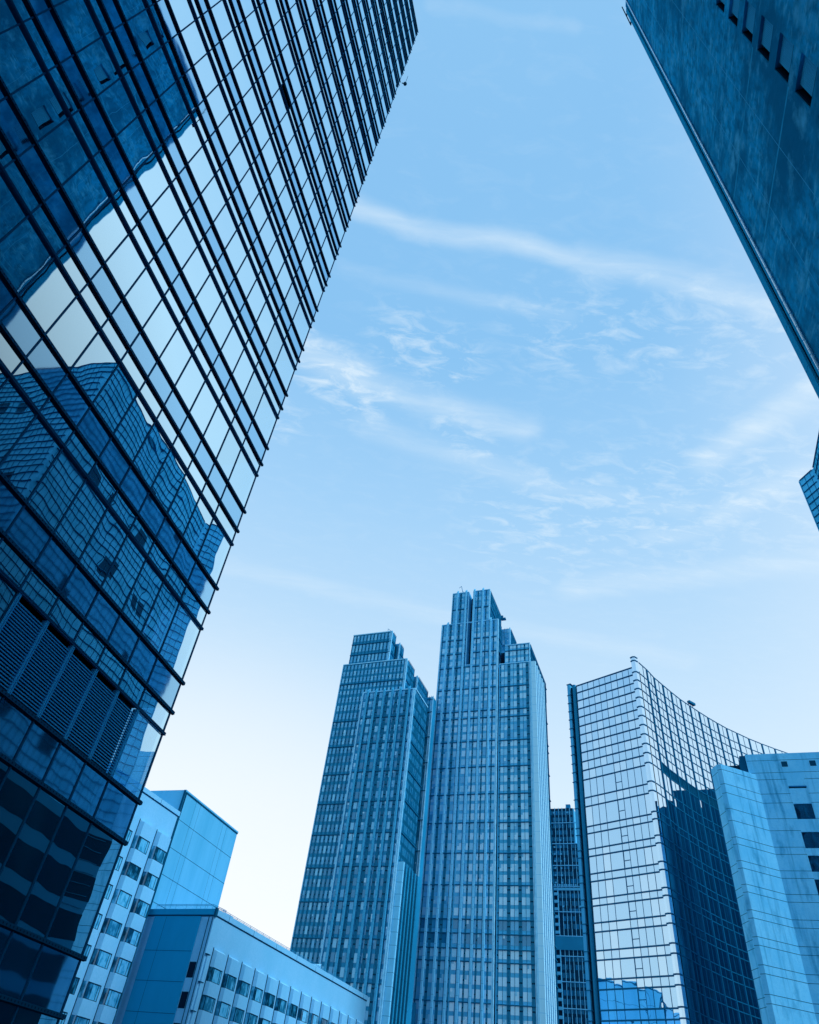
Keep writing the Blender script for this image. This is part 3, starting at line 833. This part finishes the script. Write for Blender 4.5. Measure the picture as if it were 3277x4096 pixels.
b.build('wall_seam', hf)
for i in range(6):
    z1 = .1500 * 98.8 * 1.0 - 2.9 * i; z0 = z1 - 1.5
    if z0 < -1: break
    t0, t1 = tfac(FE, -10.66), tfac(FE, -10.24)
    b = MB(); b.box(FE, t0, t1, -.1, .02, z0, z1, 'window_black'); b.box(FE, t0, t1, .02, .06, z1, z1 + .05, 'hotel_dark'); b.build('end_window', hf)
b = MB(); b.box(FH, .35, .75, .003, .18, -1.6, 15.6, 'hotel')
for i in range(7):
    z = 15.7 - 2.72 * i
    if z > -1: b.box(FH, -.02, .85, .003, .25, z, z + .07, 'hotel_dark')
b.build('corner_pilaster', hf)
RNG = random.Random(3)
per = 2.73
azf = [-9.427, -8.269, -7.194, -6.189, -5.28, -4.396, -3.573, -2.788, -2.074, -1.377, -.729, -.099, .479, 1.031]
tf0 = tfac(FH, -9.36); tf1 = tfac(FH, 1.06); stp = (tf1 - tf0) / 13
for i in range(14):
    t0 = tf0 + stp * i
    wins = [(13.55 - .22 - per * j + .0, 14.9 - .22 - per * j + .06) for j in range(5)]
    bay(FH, t0, stp * .08, stp * .60, .46, 16.35, wins, -1.6, hf, RNG)
# roof railing
b = MB()
ra0 = FE.p(tfac(FE, -14.4), -1.2, 0); rb0 = FE.p(LE - 1.6, -1.2, 0)
def rail(p, q, z0, h, n, b, balus=True):
    for zz in (z0 + h, z0 + h - .14): b.tube((p[0], p[1], zz), (q[0], q[1], zz), .025, 'railm', 5)
    for i in range(n + 1):
        f = i / n; x, y = p[0] + (q[0] - p[0]) * f, p[1] + (q[1] - p[1]) * f
        big = i % 8 == 0 or not balus
        b.tube((x, y, z0), (x, y, z0 + h), .03 if big else .012, 'railm', 4)
rail(ra0, rb0, HFR - .7, 1.55, 44, b); rc0 = FH.p(4, -1.2, 0); rail(rb0, rc0, HFR - .7, 1.55, 24, b)
b.build('roof_railing', hf)
b = MB(); p0, p1 = FH.p(2, -.35, 0), FH.p(L6 - 9, -.35, 0); rail(p0, p1, HFR, .42, 22, b, False); b.build('low_railing', hf)
b = MB(); b.box(FE, LE - 2.9, LE - 1.7, -5, -3, HFR - .7, HFR + .3, 'pierd'); b.box(FE, LE - 2.95, LE - 1.0, -5, -2.9, HFR + .3, HFR + .4, 'hotel'); b.build('plant_box', hf)
b = MB()
ts = tfac(FH, -1.35)
pA, pB, pC = FH.p(ts, -3.2, HFR - .5), FH.p(ts + 4.2, -3.2, HFR - .5), FH.p(ts + 4.2, -3.2, HFR + 1.9)
pD, pE, pF = FH.p(ts, -6.4, HFR - .5), FH.p(ts + 4.2, -6.4, HFR - .5), FH.p(ts + 4.2, -6.4, HFR + 1.9)
b.poly([pA, pB, pC], 'hotel'); b.poly([pD, pF, pE], 'hotel'); b.poly([pA, pC, pF, pD], 'cap'); b.poly([pB, pE, pF, pC], 'cap'); b.build('roof_wedge', hf)
b = MB()
for i, az in enumerate((-3.33, -2.5, -.7)):
    t = tfac(FH, az); b.box(FH, t, t + 1.0, -.9, -.5, HFR, HFR + .25, 'cap')
b.build('roof_cover', hf)

# ---- back hotel wing
HB = .3111 * 103.3
Pr = polar(-14.36, 103.3); Pl = polar(-17.56, HB / .333)
azb = 24.6
FB = Fa((Pr[0] - V2(azb)[0] * 40, Pr[1] - V2(azb)[1] * 40), azb, 1)
hb = thing('hotel_slab', 'taller rendered hotel with saw-tooth bays and curtained windows behind the glass tower', 'building', (Pr[0] - 6, Pr[1], -1.6))
b = MB(); b.box(FB, 0, 40, -14, 0, -1.6, HB - .65, 'hotel'); b.build('wall', hb)
parapet(FB, .0, 40, HB - .55, HB, hb)
b = MB(); b.box(FB, 39.86, 40.05, -.3, .10, -1.6, HB - .7, 'hotel_dark'); b.build('corner_pipe', hb)
RNG = random.Random(11)
tb_ = [tfac(FB, a) for a in (-15.54, -16.95)]
stb = tb_[0] - tb_[1]
ztop = .2635 * 101.3; perb = .0302 * 101.5
for i in range(6):
    t0 = tb_[0] - stb * i
    wins = [(ztop - 1.53 - perb * j, ztop - perb * j) for j in range(9) if ztop - perb * j > 1]
    bay(FB, t0, stb * .08, stb * .60, .60, .2800 * 101.3, wins, -1.6, hb, RNG)
an = MB(); q = FB.p(tfac(FB, -16.98), -1, 0); an.tube((q[0], q[1], HB), (q[0] - .1, q[1], HB + 3.6), .02, 'railm', 5); an.tube((q[0], q[1], HB - .4), (q[0], q[1], HB + .5), .05, 'railm', 5)
an.build('roof_antenna', hb)
# ---- windowless stair block behind it
Pc = polar(-14.42, 103.6); HK = .3405 * 103.6
Pd = polar(-9.757, HK / .3018); azk = math.degrees(atan2(Pd[0] - Pc[0], Pd[1] - Pc[1])); Lk = hypot(Pd[0] - Pc[0], Pd[1] - Pc[1])
kb = thing('blank_block', 'windowless panelled block rising behind the two hotel wings', 'building', (Pc[0], Pc[1], -1.6))
FK = Fa(Pc, azk, 1); FKl = Fa(Pc, azk + 90, 1)
pl_ = FK.p(0, -18, 0); pr_ = FK.p(Lk, -18, 0)
q0 = polar(-16.9, HK / .3292); dl = (q0[0] - Pc[0], q0[1] - Pc[1]); ln = hypot(*dl); dl = (dl[0] / ln, dl[1] / ln)
pl_ = (Pc[0] + dl[0] * 18, Pc[1] + dl[1] * 18); pr_ = (Pd[0] + dl[0] * 18, Pd[1] + dl[1] * 18)
b = MB(); b.prism([Pc, Pd, pr_, pl_], -1.6, HK, 'block'); b.build('wall', kb)
b = MB()
tk = lambda az: tfac(FK, az)
for az in (-13.37, -12.99, -10.97, -10.64): t = tk(az); b.box(FK, t, t + .035, -.01, .006, 10, HK - .3, 'hotel_dark')
for z in (.3032 * 103.6, .2684 * 103.6, .2365 * 103.6, .205 * 103.6): b.box(FK, .3, Lk - .02, -.01, .008, z, z + .06, 'hotel_dark')
b.build('panel_seam', kb)
b = MB(); b.box(FK, .1, Lk + .05, -.3, .10, HK - .35, HK - .2, 'hotel_dark'); b.box(FK, -.04, Lk + .06, -.3, .12, HK - .19, HK + .02, 'block'); b.box(FK, -.05, .10, -.2, .1, 20, HK - .02, 'hotel_dark'); b.box(FK, .26, .40, -.2, .12, 20, HK - .4, 'hotel_dark'); b.build('roof_edge_trim', kb)

# ================================================================ 7. twin stepped towers
GA = 24.5
UU = V2(GA + 90); VV = V2(GA)
def uvp(u, v): return (UU[0] * u + VV[0] * v, UU[1] * u + VV[1] * v)
def front(u0, v): return Fa(uvp(u0, v), GA + 90, 1)      # t along +u, n = towards the viewer (-v)
def side(u, v0): return Fa(uvp(u, v0), GA, 1)            # t along +v, n = +u
def vol(b, u0, u1, v0, v1, z0, z1, m, top='tlight'):
    b.prism([uvp(u0, v0), uvp(u1, v0), uvp(u1, v1), uvp(u0, v1)], z0, z1, m, top=top)
def levels(marks, ztop):
    """storey levels from heavy-line heights"""
    out = []
    for a, c in zip(marks[:-1], marks[1:]):
        n = max(1, int(round((c - a) / 4.05)))
        for i in range(n): out.append((a + (c - a) * i / n, a + (c - a) * (i + 1) / n, i == 0))
    return [l for l in out if l[0] < ztop - 1]
def skin(root, F, L, zmin, zmax, lv, pat, rng, items, mull, heavy, tone):
    """windows, thin mullions and heavy storey lines for one facade; pat = repeated (kind,width) along t"""
    cells = []; t = 0
    i = 0
    while t < L - .2:
        kind, wd = pat[i % len(pat)]; i += 1
        t1 = min(L, t + wd); cells.append((kind, t, t1)); t = t1
    for (a, c, hv) in lv:
        if c < zmin + .5 or a > zmax - .5: continue
        a2, c2 = max(a, zmin), min(c, zmax - .3)
        zs = a2 + (c - a) * .30
        pal = tone((a + c) / 2, rng)
        for kind, t0, t1 in cells:
            if t1 - t0 < .25 or zs > c2 - .4: continue
            if kind == 'w':
                m_ = rng.choice(pal)
                q = [F.p(t0 + .09, .05, zs), F.p(t1 - .09, .05, zs), F.p(t1 - .09, .05, c2 - .15), F.p(t0 + .09, .05, c2 - .15)]
                def fn(B, q=q, m_=m_): B.poly(q, m_)
                items.append(((t1 - t0) * (c2 - zs), q[0], fn))
                if rng.random() < .35 and c - a > 3:      # part-drawn blind
                    zb_ = c2 - .15 - rng.uniform(.5, 1.6); m2 = rng.choice(['tw4', 'tw1', 'tw2'])
                    q2 = [F.p(t0 + .09, .07, zb_), F.p(t0 + .09 + (t1 - t0) * .45, .07, zb_), F.p(t0 + .09 + (t1 - t0) * .45, .07, c2 - .15), F.p(t0 + .09, .07, c2 - .15)]
                    def fn2(B, q=q, m_=m_, q2=q2, m2=m2): B.poly(q, m_); B.poly(q2, m2)
                    items[-1] = (items[-1][0], items[-1][1], fn2)
            elif kind == 'v':
                q = [F.p(t0 + .06, .05, zs + 1.0), F.p(t1 - .06, .05, zs + 1.0), F.p(t1 - .06, .05, zs + 1.5), F.p(t0 + .06, .05, zs + 1.5)]
                mull.poly(q, 'tb_dark')
        if hv and a > zmin + 1:
            heavy.append((F, L, a))
    for kind, t0, t1 in cells:
        if kind == 'v': mull.poly([F.p(t0, .03, zmin), F.p(t1, .03, zmin), F.p(t1, .03, zmax - .1), F.p(t0, .03, zmax - .1)], 'tv')
        if t1 >= L - .1: continue
        mull.box(F, t1 - .055, t1 + .055, .0, .22, zmin, zmax + .55, 'tm')
def corner_col(b, F, t0, t1, z0, z1, m='tlight', n=.5):
    b.box(F, t0, t1, -.2, n, z0, z1, m)
def upper_mid(z, rng): return ['tw1', 'tw1', 'tw2', 'tw1', 'tw4'] if rng.random() < .6 else ['tw1', 'tw2']
def tone2(z, rng):
    if 62 < z < 72: return ['tw3', 'tw3', 'tw2']
    if z > 205: return ['tw2', 'tw1', 'tw2']
    if z < 62: return ['tw4', 'tw4', 'tw4', 'tw1']
    return ['tw4', 'tw4', 'tw1', 'tw4', 'tw2'] if rng.random() < .6 else ['tw4', 'tw1']
def tone1(z, rng):
    if z > 145: return ['tw2', 'tw2', 'tw1']
    if z > 95: return ['tw2', 'tw2', 'tw3', 'tw3', 'tw1']
    if 48 < z < 82: return ['tw3', 'tw3', 'tw2', 'tw3', 'tw3', 'tw1']
    if z < 48: return ['tw2', 'tw2', 'tw1']
    return ['tw3', 'tw2', 'tw2', 'tw1']
PATW = [('v', .5), ('w', 1.35), ('v', .5), ('w', 1.35)]
PAT2 = [('w', 1.75), ('v', .52), ('v', .52), ('w', 1.75)]
def heavy_build(root, heavy):
    by = {}
    for F, L, a in heavy: by.setdefault(round(a, 1), []).append((F, L, a))
    for k_, lst in sorted(by.items()):
        b = MB()
        for F, L, a in lst: b.box(F, 0, L, .0, .52, a - .18, a + .12, 'tm', top='tlight')
        b.build('storey_line', root)

def stepped_tower(root, vols, fronts, sides, lv, tone, fins, rng, finm='tfin'):
    b = MB()
    for v in vols: vol(b, *v)
    b.build('body', root)
    items, heavy, mull = [], [], MB()
    for (u0, u1, v, z0, z1, pat) in fronts: skin(root, front(u0, v), u1 - u0, z0, z1, lv, pat, rng, items, mull, heavy, tone)
    sb = MB()
    for (u, v0, v1, z0, z1, pat) in sides: sb.box(side(u, v0), 0, v1 - v0 - .02, .004, .03, z0, z1 - .2, 'tside')
    sb.build('side_glazing', root)
    for (u, v0, v1, z0, z1, pat) in sides: skin(root, side(u, v0), v1 - v0, z0, z1, lv, pat, rng, items, mull, heavy, lambda z, r: ['tw3', 'tw2'])
    split_many(items, 'window', root)
    mull.build('mullion_grid', root); heavy_build(root, heavy)
    for (u, v, wd, out, z0, z1) in fins:
        F = front(u, v); b = MB()
        q = [F.p(-wd / 2, out, z0), F.p(wd / 2, out, z0), F.p(wd / 2, 0, z0), F.p(-wd / 2, 0, z0), F.p(-wd / 2, out, z1 + .3), F.p(wd / 2, out, z1 + .3), F.p(wd / 2, 0, z1 + 1.9), F.p(-wd / 2, 0, z1 + 1.9)]
        b.hexa(q, finm)
        zz = z0 + 4
        while zz < z1: b.box(F, -wd / 2 - .01, wd / 2 + .01, out - .1, out + .012, zz, zz + .07, 'tm'); zz += 4.05
        b.build('vertical_fin', root)

U = lambda az, v: v * tan(R(az - GA))
# ---- tower 1 (left)
V1 = 262.0; VS = 260.4
t1 = thing('stepped_tower', 'left of the two blue stepped skyscrapers, the lower one with a flat wide top', 'skyscraper', (*uvp(-125, 268), -1.6), 'stepped skyscrapers in the middle')
uA0, uA1 = U(-3.77, V1), U(-.1, V1); uB0, uB1 = U(-4.11, V1), U(1.70, V1); uC0, uC1 = U(-1.93, VS), U(2.72, VS)
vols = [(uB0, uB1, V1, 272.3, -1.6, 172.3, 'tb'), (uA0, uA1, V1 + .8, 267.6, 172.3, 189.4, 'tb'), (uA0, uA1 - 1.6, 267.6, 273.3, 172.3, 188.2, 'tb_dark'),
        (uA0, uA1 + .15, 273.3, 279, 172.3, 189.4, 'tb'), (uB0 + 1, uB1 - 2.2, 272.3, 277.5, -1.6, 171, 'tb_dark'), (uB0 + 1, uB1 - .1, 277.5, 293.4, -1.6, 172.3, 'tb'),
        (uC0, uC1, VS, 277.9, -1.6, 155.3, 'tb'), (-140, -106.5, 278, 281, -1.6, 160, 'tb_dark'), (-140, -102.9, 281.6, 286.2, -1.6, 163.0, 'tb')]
lv1 = levels([4, 16, 29, 44.2, 57.4, 69.4, 81.4, 93.7, 106, 118.4, 130.8, 142.8, 155.2, 161.7, 172.2, 178, 184, 189.6], 190)
fr1 = [(uB0, uC0, V1, -1.6, 155.3, PATW), (uB0, uB1, V1, 155.5, 172.3, PATW), (uA0, uA1, V1 + .8, 172.5, 189.4, PATW), (uC0 + .8, uC1 - .9, VS, -1.6, 155.3, PAT2),
       (-105.8, -102.9, 281.6, 80, 163, [('w', .9)])]
sd1 = [(uC1, VS + .8, 277.9, 83, 155.3, [('w', .95)]), (uB1, V1 + .8, 272.3, 155.5, 172.3, [('w', 1.0)]), (uA1, V1 + 1.4, 267.6, 172.5, 189.4, [('w', 1.0)]),
       (uA1 + .15, 274, 279, 172.5, 189.4, [('w', 1.0)]), (uB1 - .1, 278, 293.4, 155.5, 172.3, [('w', 1.0)])]
fins1 = [(U(a, VS), VS, .75, 1.15, -1.6, 155.3) for a in (-1.46, -.73, 0.0, .73, 1.45, 2.23)]
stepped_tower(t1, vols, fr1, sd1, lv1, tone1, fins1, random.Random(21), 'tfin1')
b = MB(); F = front(uC0, VS); b.box(F, -.1, .45, -1.8, .5, -1.6, 155.6, 'tlight'); F = front(uC1, VS); b.box(F, -.95, -.55, -.1, .6, -1.6, 155.6, 'tlight'); b.box(F, -.4, .1, -.1, .4, -1.6, 155.6, 'tlight')
F = front(uB1, V1); b.box(F, -.9, -.5, -.1, .5, 155.5, 172.5, 'tlight'); b.box(F, -.3, .1, -.1, .5, 155.5, 172.5, 'tlight')
F = front(uA1, V1 + .8); b.box(F, -.9, -.5, -.1, .5, 172.5, 189.7, 'tlight'); b.box(F, -.3, .1, -.1, .5, 172.5, 189.7, 'tlight')
F = front(uA1 + .15, 273.3); b.box(F, -.5, .1, -.1, .3, 172.5, 189.7, 'tlight')
F = front(uB1 - .1, 277.5); b.box(F, -.7, .1, -.1, .3, 155, 172.6, 'tlight')
F = front(-102.9, 281.6); b.box(F, -.4, .1, -.1, .3, 80, 163.2, 'tlight'); b.box(F, -1.1, -.8, -.1, .3, 80, 163.2, 'tlight')
F = front(uB0, V1); b.box(F, -.15, .12, -.3, .4, -1.6, 172.6, 'tfin'); b.build('corner_trim', t1)
for (u0, u1, v, z) in ((uC0, uC1, VS, 155.3), (uB0, uB1, V1, 172.3), (uA0, uA1, V1 + .8, 189.4)):
    F = front(u0, v); b = MB(); b.box(F, 0, u1 - u0, -.3, .3, z + .01, z + .5, 'tlight'); b.build('parapet', t1)
F = side(uC1, VS); b = MB(); b.box(F, 0, 17.4, -.3, .3, 155.33, 155.9, 'tlight'); b.build('parapet', t1)
for i in range(6):
    v = VS + .3 + 3.35 * i; F = front(uC1, v); b = MB(); b.box(F, 1.75 if i else .2, 2.5, -1.0, .25, -1.6, 83.0, 'tb' if i else 'tfin', top='tlight')
    zz = 3
    while zz < 82: b.box(F, 1.74 if i else .19, 2.51, -1.0, .262, zz, zz + .1, 'tm'); zz += 4.05
    b.build('side_fin', t1)
b = MB(); b.box(side(uC1, VS), .6, 17.4, .01, .12, -1.6, 82.5, 'tb_dark'); b.build('side_recess', t1)
b = MB(); F = front(uA1, V1 + 3); p = F.p(-3.4, 0, 189.5); b.tube(p, (p[0] - .3, p[1], 193), .12, 'tm', 5); b.tube((p[0] - .3, p[1], 193), (p[0] + 1.2, p[1], 192), .1, 'tm', 5); b.tube((p[0] + 1.2, p[1], 192), (p[0] + 1.6, p[1], 189.6), .08, 'tm', 5); b.build('roof_davit', t1)
# ---- tower 2 (centre)
V2_ = 292.0
t2 = thing('stepped_tower', 'tallest stepped skyscraper in the middle with a slot in its crown and white side fins', 'skyscraper', (*uvp(-85, 305), -1.6), 'stepped skyscrapers in the middle')
a0, a1 = U(5.555, V2_), U(9.294, V2_); b0, b1 = U(4.72, V2_), U(10.15, V2_); s0, s1_ = U(7.21, V2_), U(7.61, V2_)
d0, d1 = b1 + .75, U(13.16, V2_ + .6)
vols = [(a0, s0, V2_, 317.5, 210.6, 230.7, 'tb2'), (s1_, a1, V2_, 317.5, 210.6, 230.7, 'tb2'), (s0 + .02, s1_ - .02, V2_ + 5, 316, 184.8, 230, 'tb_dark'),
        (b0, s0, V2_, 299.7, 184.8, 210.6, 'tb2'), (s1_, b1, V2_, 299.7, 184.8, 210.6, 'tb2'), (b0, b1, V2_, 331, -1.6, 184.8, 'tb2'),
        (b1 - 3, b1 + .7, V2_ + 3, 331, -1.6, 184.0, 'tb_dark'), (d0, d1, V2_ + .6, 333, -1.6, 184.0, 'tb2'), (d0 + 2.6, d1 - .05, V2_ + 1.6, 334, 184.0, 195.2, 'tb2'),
        (d0 - 3, d0 + 2.5, 299, 334, 184.0, 194.8, 'tb_dark'), (s1_, b1 + 4.4, 301, 314.8, 195, 210.6, 'tb2')]  # dark block: the side wall's shadow in the recess, as colour
lv2 = levels([1, 13, 25, 33, 45.3, 58, 62.2, 67.2, 72, 84.2, 96.2, 108.3, 120.3, 132.4, 144.5, 156, 159.7, 171.7, 184.0, 192, 200.3, 210.5, 219.8, 230.7], 231)
fr2 = [(b0 + .5, s0 - .4, V2_, -1.6, 210.6, [('v', .45), ('w', 1.75), ('w', 1.75), ('v', .5)] ), (s1_ + .4, b1 - .5, V2_, -1.6, 210.6, [('v', .5), ('w', 1.7), ('v', .5), ('w', 1.75)]),
       (a0 + .3, s0 - .4, V2_, 210.8, 230.7, [('v', .45), ('w', 1.75), ('w', 1.75), ('v', .5)]), (s1_ + .4, a1 - .4, V2_, 210.8, 230.7, [('v', .5), ('w', 1.7), ('v', .5), ('w', 1.75)]),
       (s0, s1_, V2_ - .02, -1.6, 184.6, [('w', 2.0)]), (s0 + .9, s1_ - .1, V2_ + 4.95, 185, 229.5, [('w', .8)]),
       (d0 + .4, d1 - .5, V2_ + .6, -1.6, 184.0, [('v', .6), ('w', 1.65), ('w', 1.65), ('v', .6)]), (d0 + 2.8, d1 - .4, V2_ + 1.6, 184.6, 195.2, [('w', 1.65), ('v', .6), ('w', 1.65)]),
       (b1 + .3, b1 + 4.1, 301, 195.5, 210.6, [('w', 1.2)])]
sd2 = [(a1, V2_ + .6, 317.5, 210.8, 230.7, [('w', 1.1)]), (b1, V2_ + .6, 299.7, 184.8, 210.6, [('w', 1.1)]), (b1 + 4.4, 301.5, 314.8, 195.3, 210.6, [('w', 1.1)]),
       (d1, V2_ + 2, 333, -1.6, 184.0, [('w', 1.1)]), (d1 - .05, V2_ + 2, 334, 184.2, 195.2, [('w', 1.1)])]
fins2 = [(U(5.30, V2_), V2_, .85, 1.1, -1.6, 210.6), (U(6.08, V2_), V2_, .85, 1.1, -1.6, 230.7), (U(6.93, V2_), V2_, .85, 1.1, -1.6, 230.7), (U(7.76, V2_), V2_, .85, 1.1, -1.6, 230.7),
         (U(8.63, V2_), V2_, .85, 1.1, -1.6, 230.7), (U(9.46, V2_), V2_, .85, 1.1, -1.6, 210.6)]
stepped_tower(t2, vols, fr2, sd2, lv2, tone2, fins2, random.Random(5))
b = MB()
F = front(b0, V2_); b.box(F, -.2, .4, -.6, .35, -1.6, 210.9, 'tlight'); F = front(b1, V2_); b.box(F, -.5, -.15, -.1, .5, -1.6, 210.9, 'tlight'); b.box(F, -.05, .3, -.5, .5, -1.6, 210.9, 'tlight')
F = front(a1, V2_); b.box(F, -.45, -.15, -.1, .45, 210.9, 231, 'tlight'); b.box(F, -.05, .15, -.5, .4, 210.9, 231, 'tlight'); F = front(a0, V2_); b.box(F, -.1, .25, -.5, .35, 210.9, 231, 'tlight')
F = front(s0, V2_); b.box(F, -.4, -.02, -4, .3, 184.8, 231, 'tlight'); F = front(s1_, V2_); b.box(F, .02, .4, -4, .3, 184.8, 231, 'tlight')
F = front(d1, V2_ + .6); b.box(F, -.5, -.2, -.1, .5, -1.6, 184.3, 'tlight'); b.box(F, -.05, .55, -.5, .5, -1.6, 184.3, 'tlight')
F = front(d1 - .05, V2_ + 1.6); b.box(F, -.4, .05, -.1, .4, 184.3, 195.5, 'tlight'); F = front(b1 + 4.4, 301); b.box(F, -.5, .1, -.1, .3, 195.3, 210.9, 'tlight')
b.build('corner_trim', t2)
for (u0, u1, v, z) in ((b0, b1, V2_, 210.6), (a0, s0 - .5, V2_, 230.7), (s1_ + .5, a1, V2_, 230.7), (d0, d1, V2_ + .6, 184.0), (d0 + 2.6, d1, V2_ + 1.6, 195.2), (s0 - .1, s1_ + .1, V2_, 184.85)):
    F = front(u0, v); b = MB(); b.box(F, 0, u1 - u0, -.3, .28, z + .01, z + .45, 'tlight'); b.build('parapet', t2)
for i in range(6):
    v = V2_ + .5 + 4.05 * i; F = front(d1, v); b = MB(); b.box(F, .62 if i == 0 else .05, 2.75, -1.1, .25, -1.6, 184.1, 'slab')
    zz = 3
    while zz < 183: b.box(F, .62 if i == 0 else .05, 2.76, -1.1, .258, zz, zz + .12, 'tfin'); zz += 4.05
    b.build('side_fin', t2)
b = MB(); F = front(a1, V2_); p = F.p(-14.4, -2, 230.8)
b.tube(p, (p[0] - 1.6, p[1], 233), .22, 'tm', 6); b.tube((p[0] - 1.6, p[1], 233), (p[0] - 2.4, p[1], 236.4), .15, 'tm', 5); b.tube((p[0] - 2.4, p[1], 236.4), (p[0] - 3.6, p[1], 235), .12, 'tm', 5); b.box(F, -15.5, -13, -3.5, -2, 230.8, 232, 'tm'); b.build('roof_crane', t2)
b = MB(); F = side(a1, V2_); b.box(F, 24.6, 26.4, .0, 2.6, 228.5, 229.3, 'tm'); b.box(F, 24.8, 25.4, .2, 1.2, 229.3, 231, 'tm'); b.build('roof_platform', t2)
b = MB(); F = front(-107.6, 291.3); b.box(F, 0, 1.15, -2, .5, -1.6, 46.4, 'tlight'); b.box(F, 1.3, 1.75, -2, .3, -1.6, 45.6, 'tfin'); b.box(F, 1.75, 4.2, -2, .15, -1.6, 44.2, 'tb')
for z in range(2, 44, 4): b.box(F, 1.9, 3.0, .1, .2, z, z + 2.4, 'tw1')
b.build('low_annex', t2)

# ================================================================ 8. dark far tower between them
VF = 372.0
ft = thing('residential_tower', 'slim dark tower with white balconies seen in the gap between skyscraper and curved block', 'skyscraper', (*uvp(-55, 380), -1.6))
Uf = lambda az: U(az, VF)
f0, f1, f2_ = Uf(13.6), Uf(16.22), Uf(16.62)
b = MB(); vol(b, f0, f1, VF, VF + 14, 126.5, 144.2, 'farbody', top='farpale'); vol(b, f0, Uf(17.4), VF, VF + 14, -1.6, 126.5, 'farbody', top='farpale'); vol(b, f0 - .2, Uf(17.3), VF - .8, VF, 79.8, 85.2, 'tb'); vol(b, f1, f1 + .6, VF + .2, VF + 14, 126.6, 144.2, 'farpale'); b.build('body', ft)
items = []; rngf = random.Random(2)
F = front(f0, VF); wdt = Uf(17.4) - f0
z = 3.0
while z < 142:
    if not 78 < z < 85:
        t = 1.2
        while t < wdt - 1:
            if not (t > f1 - f0 - 1.2 and z > 125) and t > (5.6 if z < 106 else .5):
                r = rngf.random(); m_ = 'farwin' if r < .62 else ('tw3' if r < .9 else 'tw2')
                if r < .8:
                    q = [F.p(t, .05, z + .5), F.p(t + 1.15, .05, z + .5), F.p(t + 1.15, .05, z + 2.5), F.p(t, .05, z + 2.5)]
                    def fn(B, q=q, m_=m_): B.poly(q, m_)
                    items.append((2.3, q[0], fn))
            t += 1.5
    z += 3.27
split_many(items, 'window', ft)
for az in (14.83, 15.12, 15.40, 15.69, 15.98, 16.26, 16.5):
    t = Uf(az) - f0; b = MB(); b.box(F, t, t + .16, .0, .6, -1.6, 126 if az > 16.2 else 144.4, 'tfin'); b.build('vertical_fin', ft)
b = MB()
for z in (136.5, 126.3, 116, 106.5, 95.4, 85.3, 77.2, 67.3, 57.4, 47.5, 38, 28): b.box(F, 0, wdt, .0, .7, z, z + .3, 'tfin')
b.build('storey_line', ft)
z = 102.6
while z > 8:
    if not 77 < z < 84:
        b = MB(); t = Uf(14.5) - f0; b.box(F, t - .5, t + 2.3, -.3, 1.2, z, z + 1.15, 'farpale'); b.box(F, t + 1.95, t + 2.3, -.3, .9, z + 1.15, z + 3.3, 'farpale'); b.box(F, t - .4, t + 1.9, -.3, .08, z + 1.15, z + 3.2, 'tb_dark'); b.build('balcony', ft)
    z -= 3.27
b = MB()
for az in (14.65, 15.1):
    z = 108
    while z < (126 if az < 15 else 131):
        t = Uf(az) - f0; b.box(F, t, t + .85, .0, .5, z, z + .75, 'farpale'); z += 3.3
for (az, z) in ((15.75, 141.5), (15.1, 97.5), (16.3, 97.5), (14.7, 141.5)): t = Uf(az) - f0; b.box(F, t, t + .9, 0, .5, z, z + .8, 'farpale')
for i in range(12): b.box(F, 4.5 + i * 1.1, 5.2 + i * 1.1, -.4, .5, 107, 107.7, 'farpale')
b.box(F, 4.2, wdt, -.4, .6, 104.9, 106, 'farpale')
b.build('ledge_blocks', ft)
b = MB(); t = Uf(15.69) - f0; b.box(F, t, t + 2.3, -3, -1, 144.8, 146.6, 'tb'); b.box(F, t + .3, t + .5, -3, -1, 144.2, 144.8, 'tb_dark'); b.box(F, t + 1.7, t + 1.9, -3, -1, 144.2, 144.8, 'tb_dark'); b.build('roof_plant', ft)
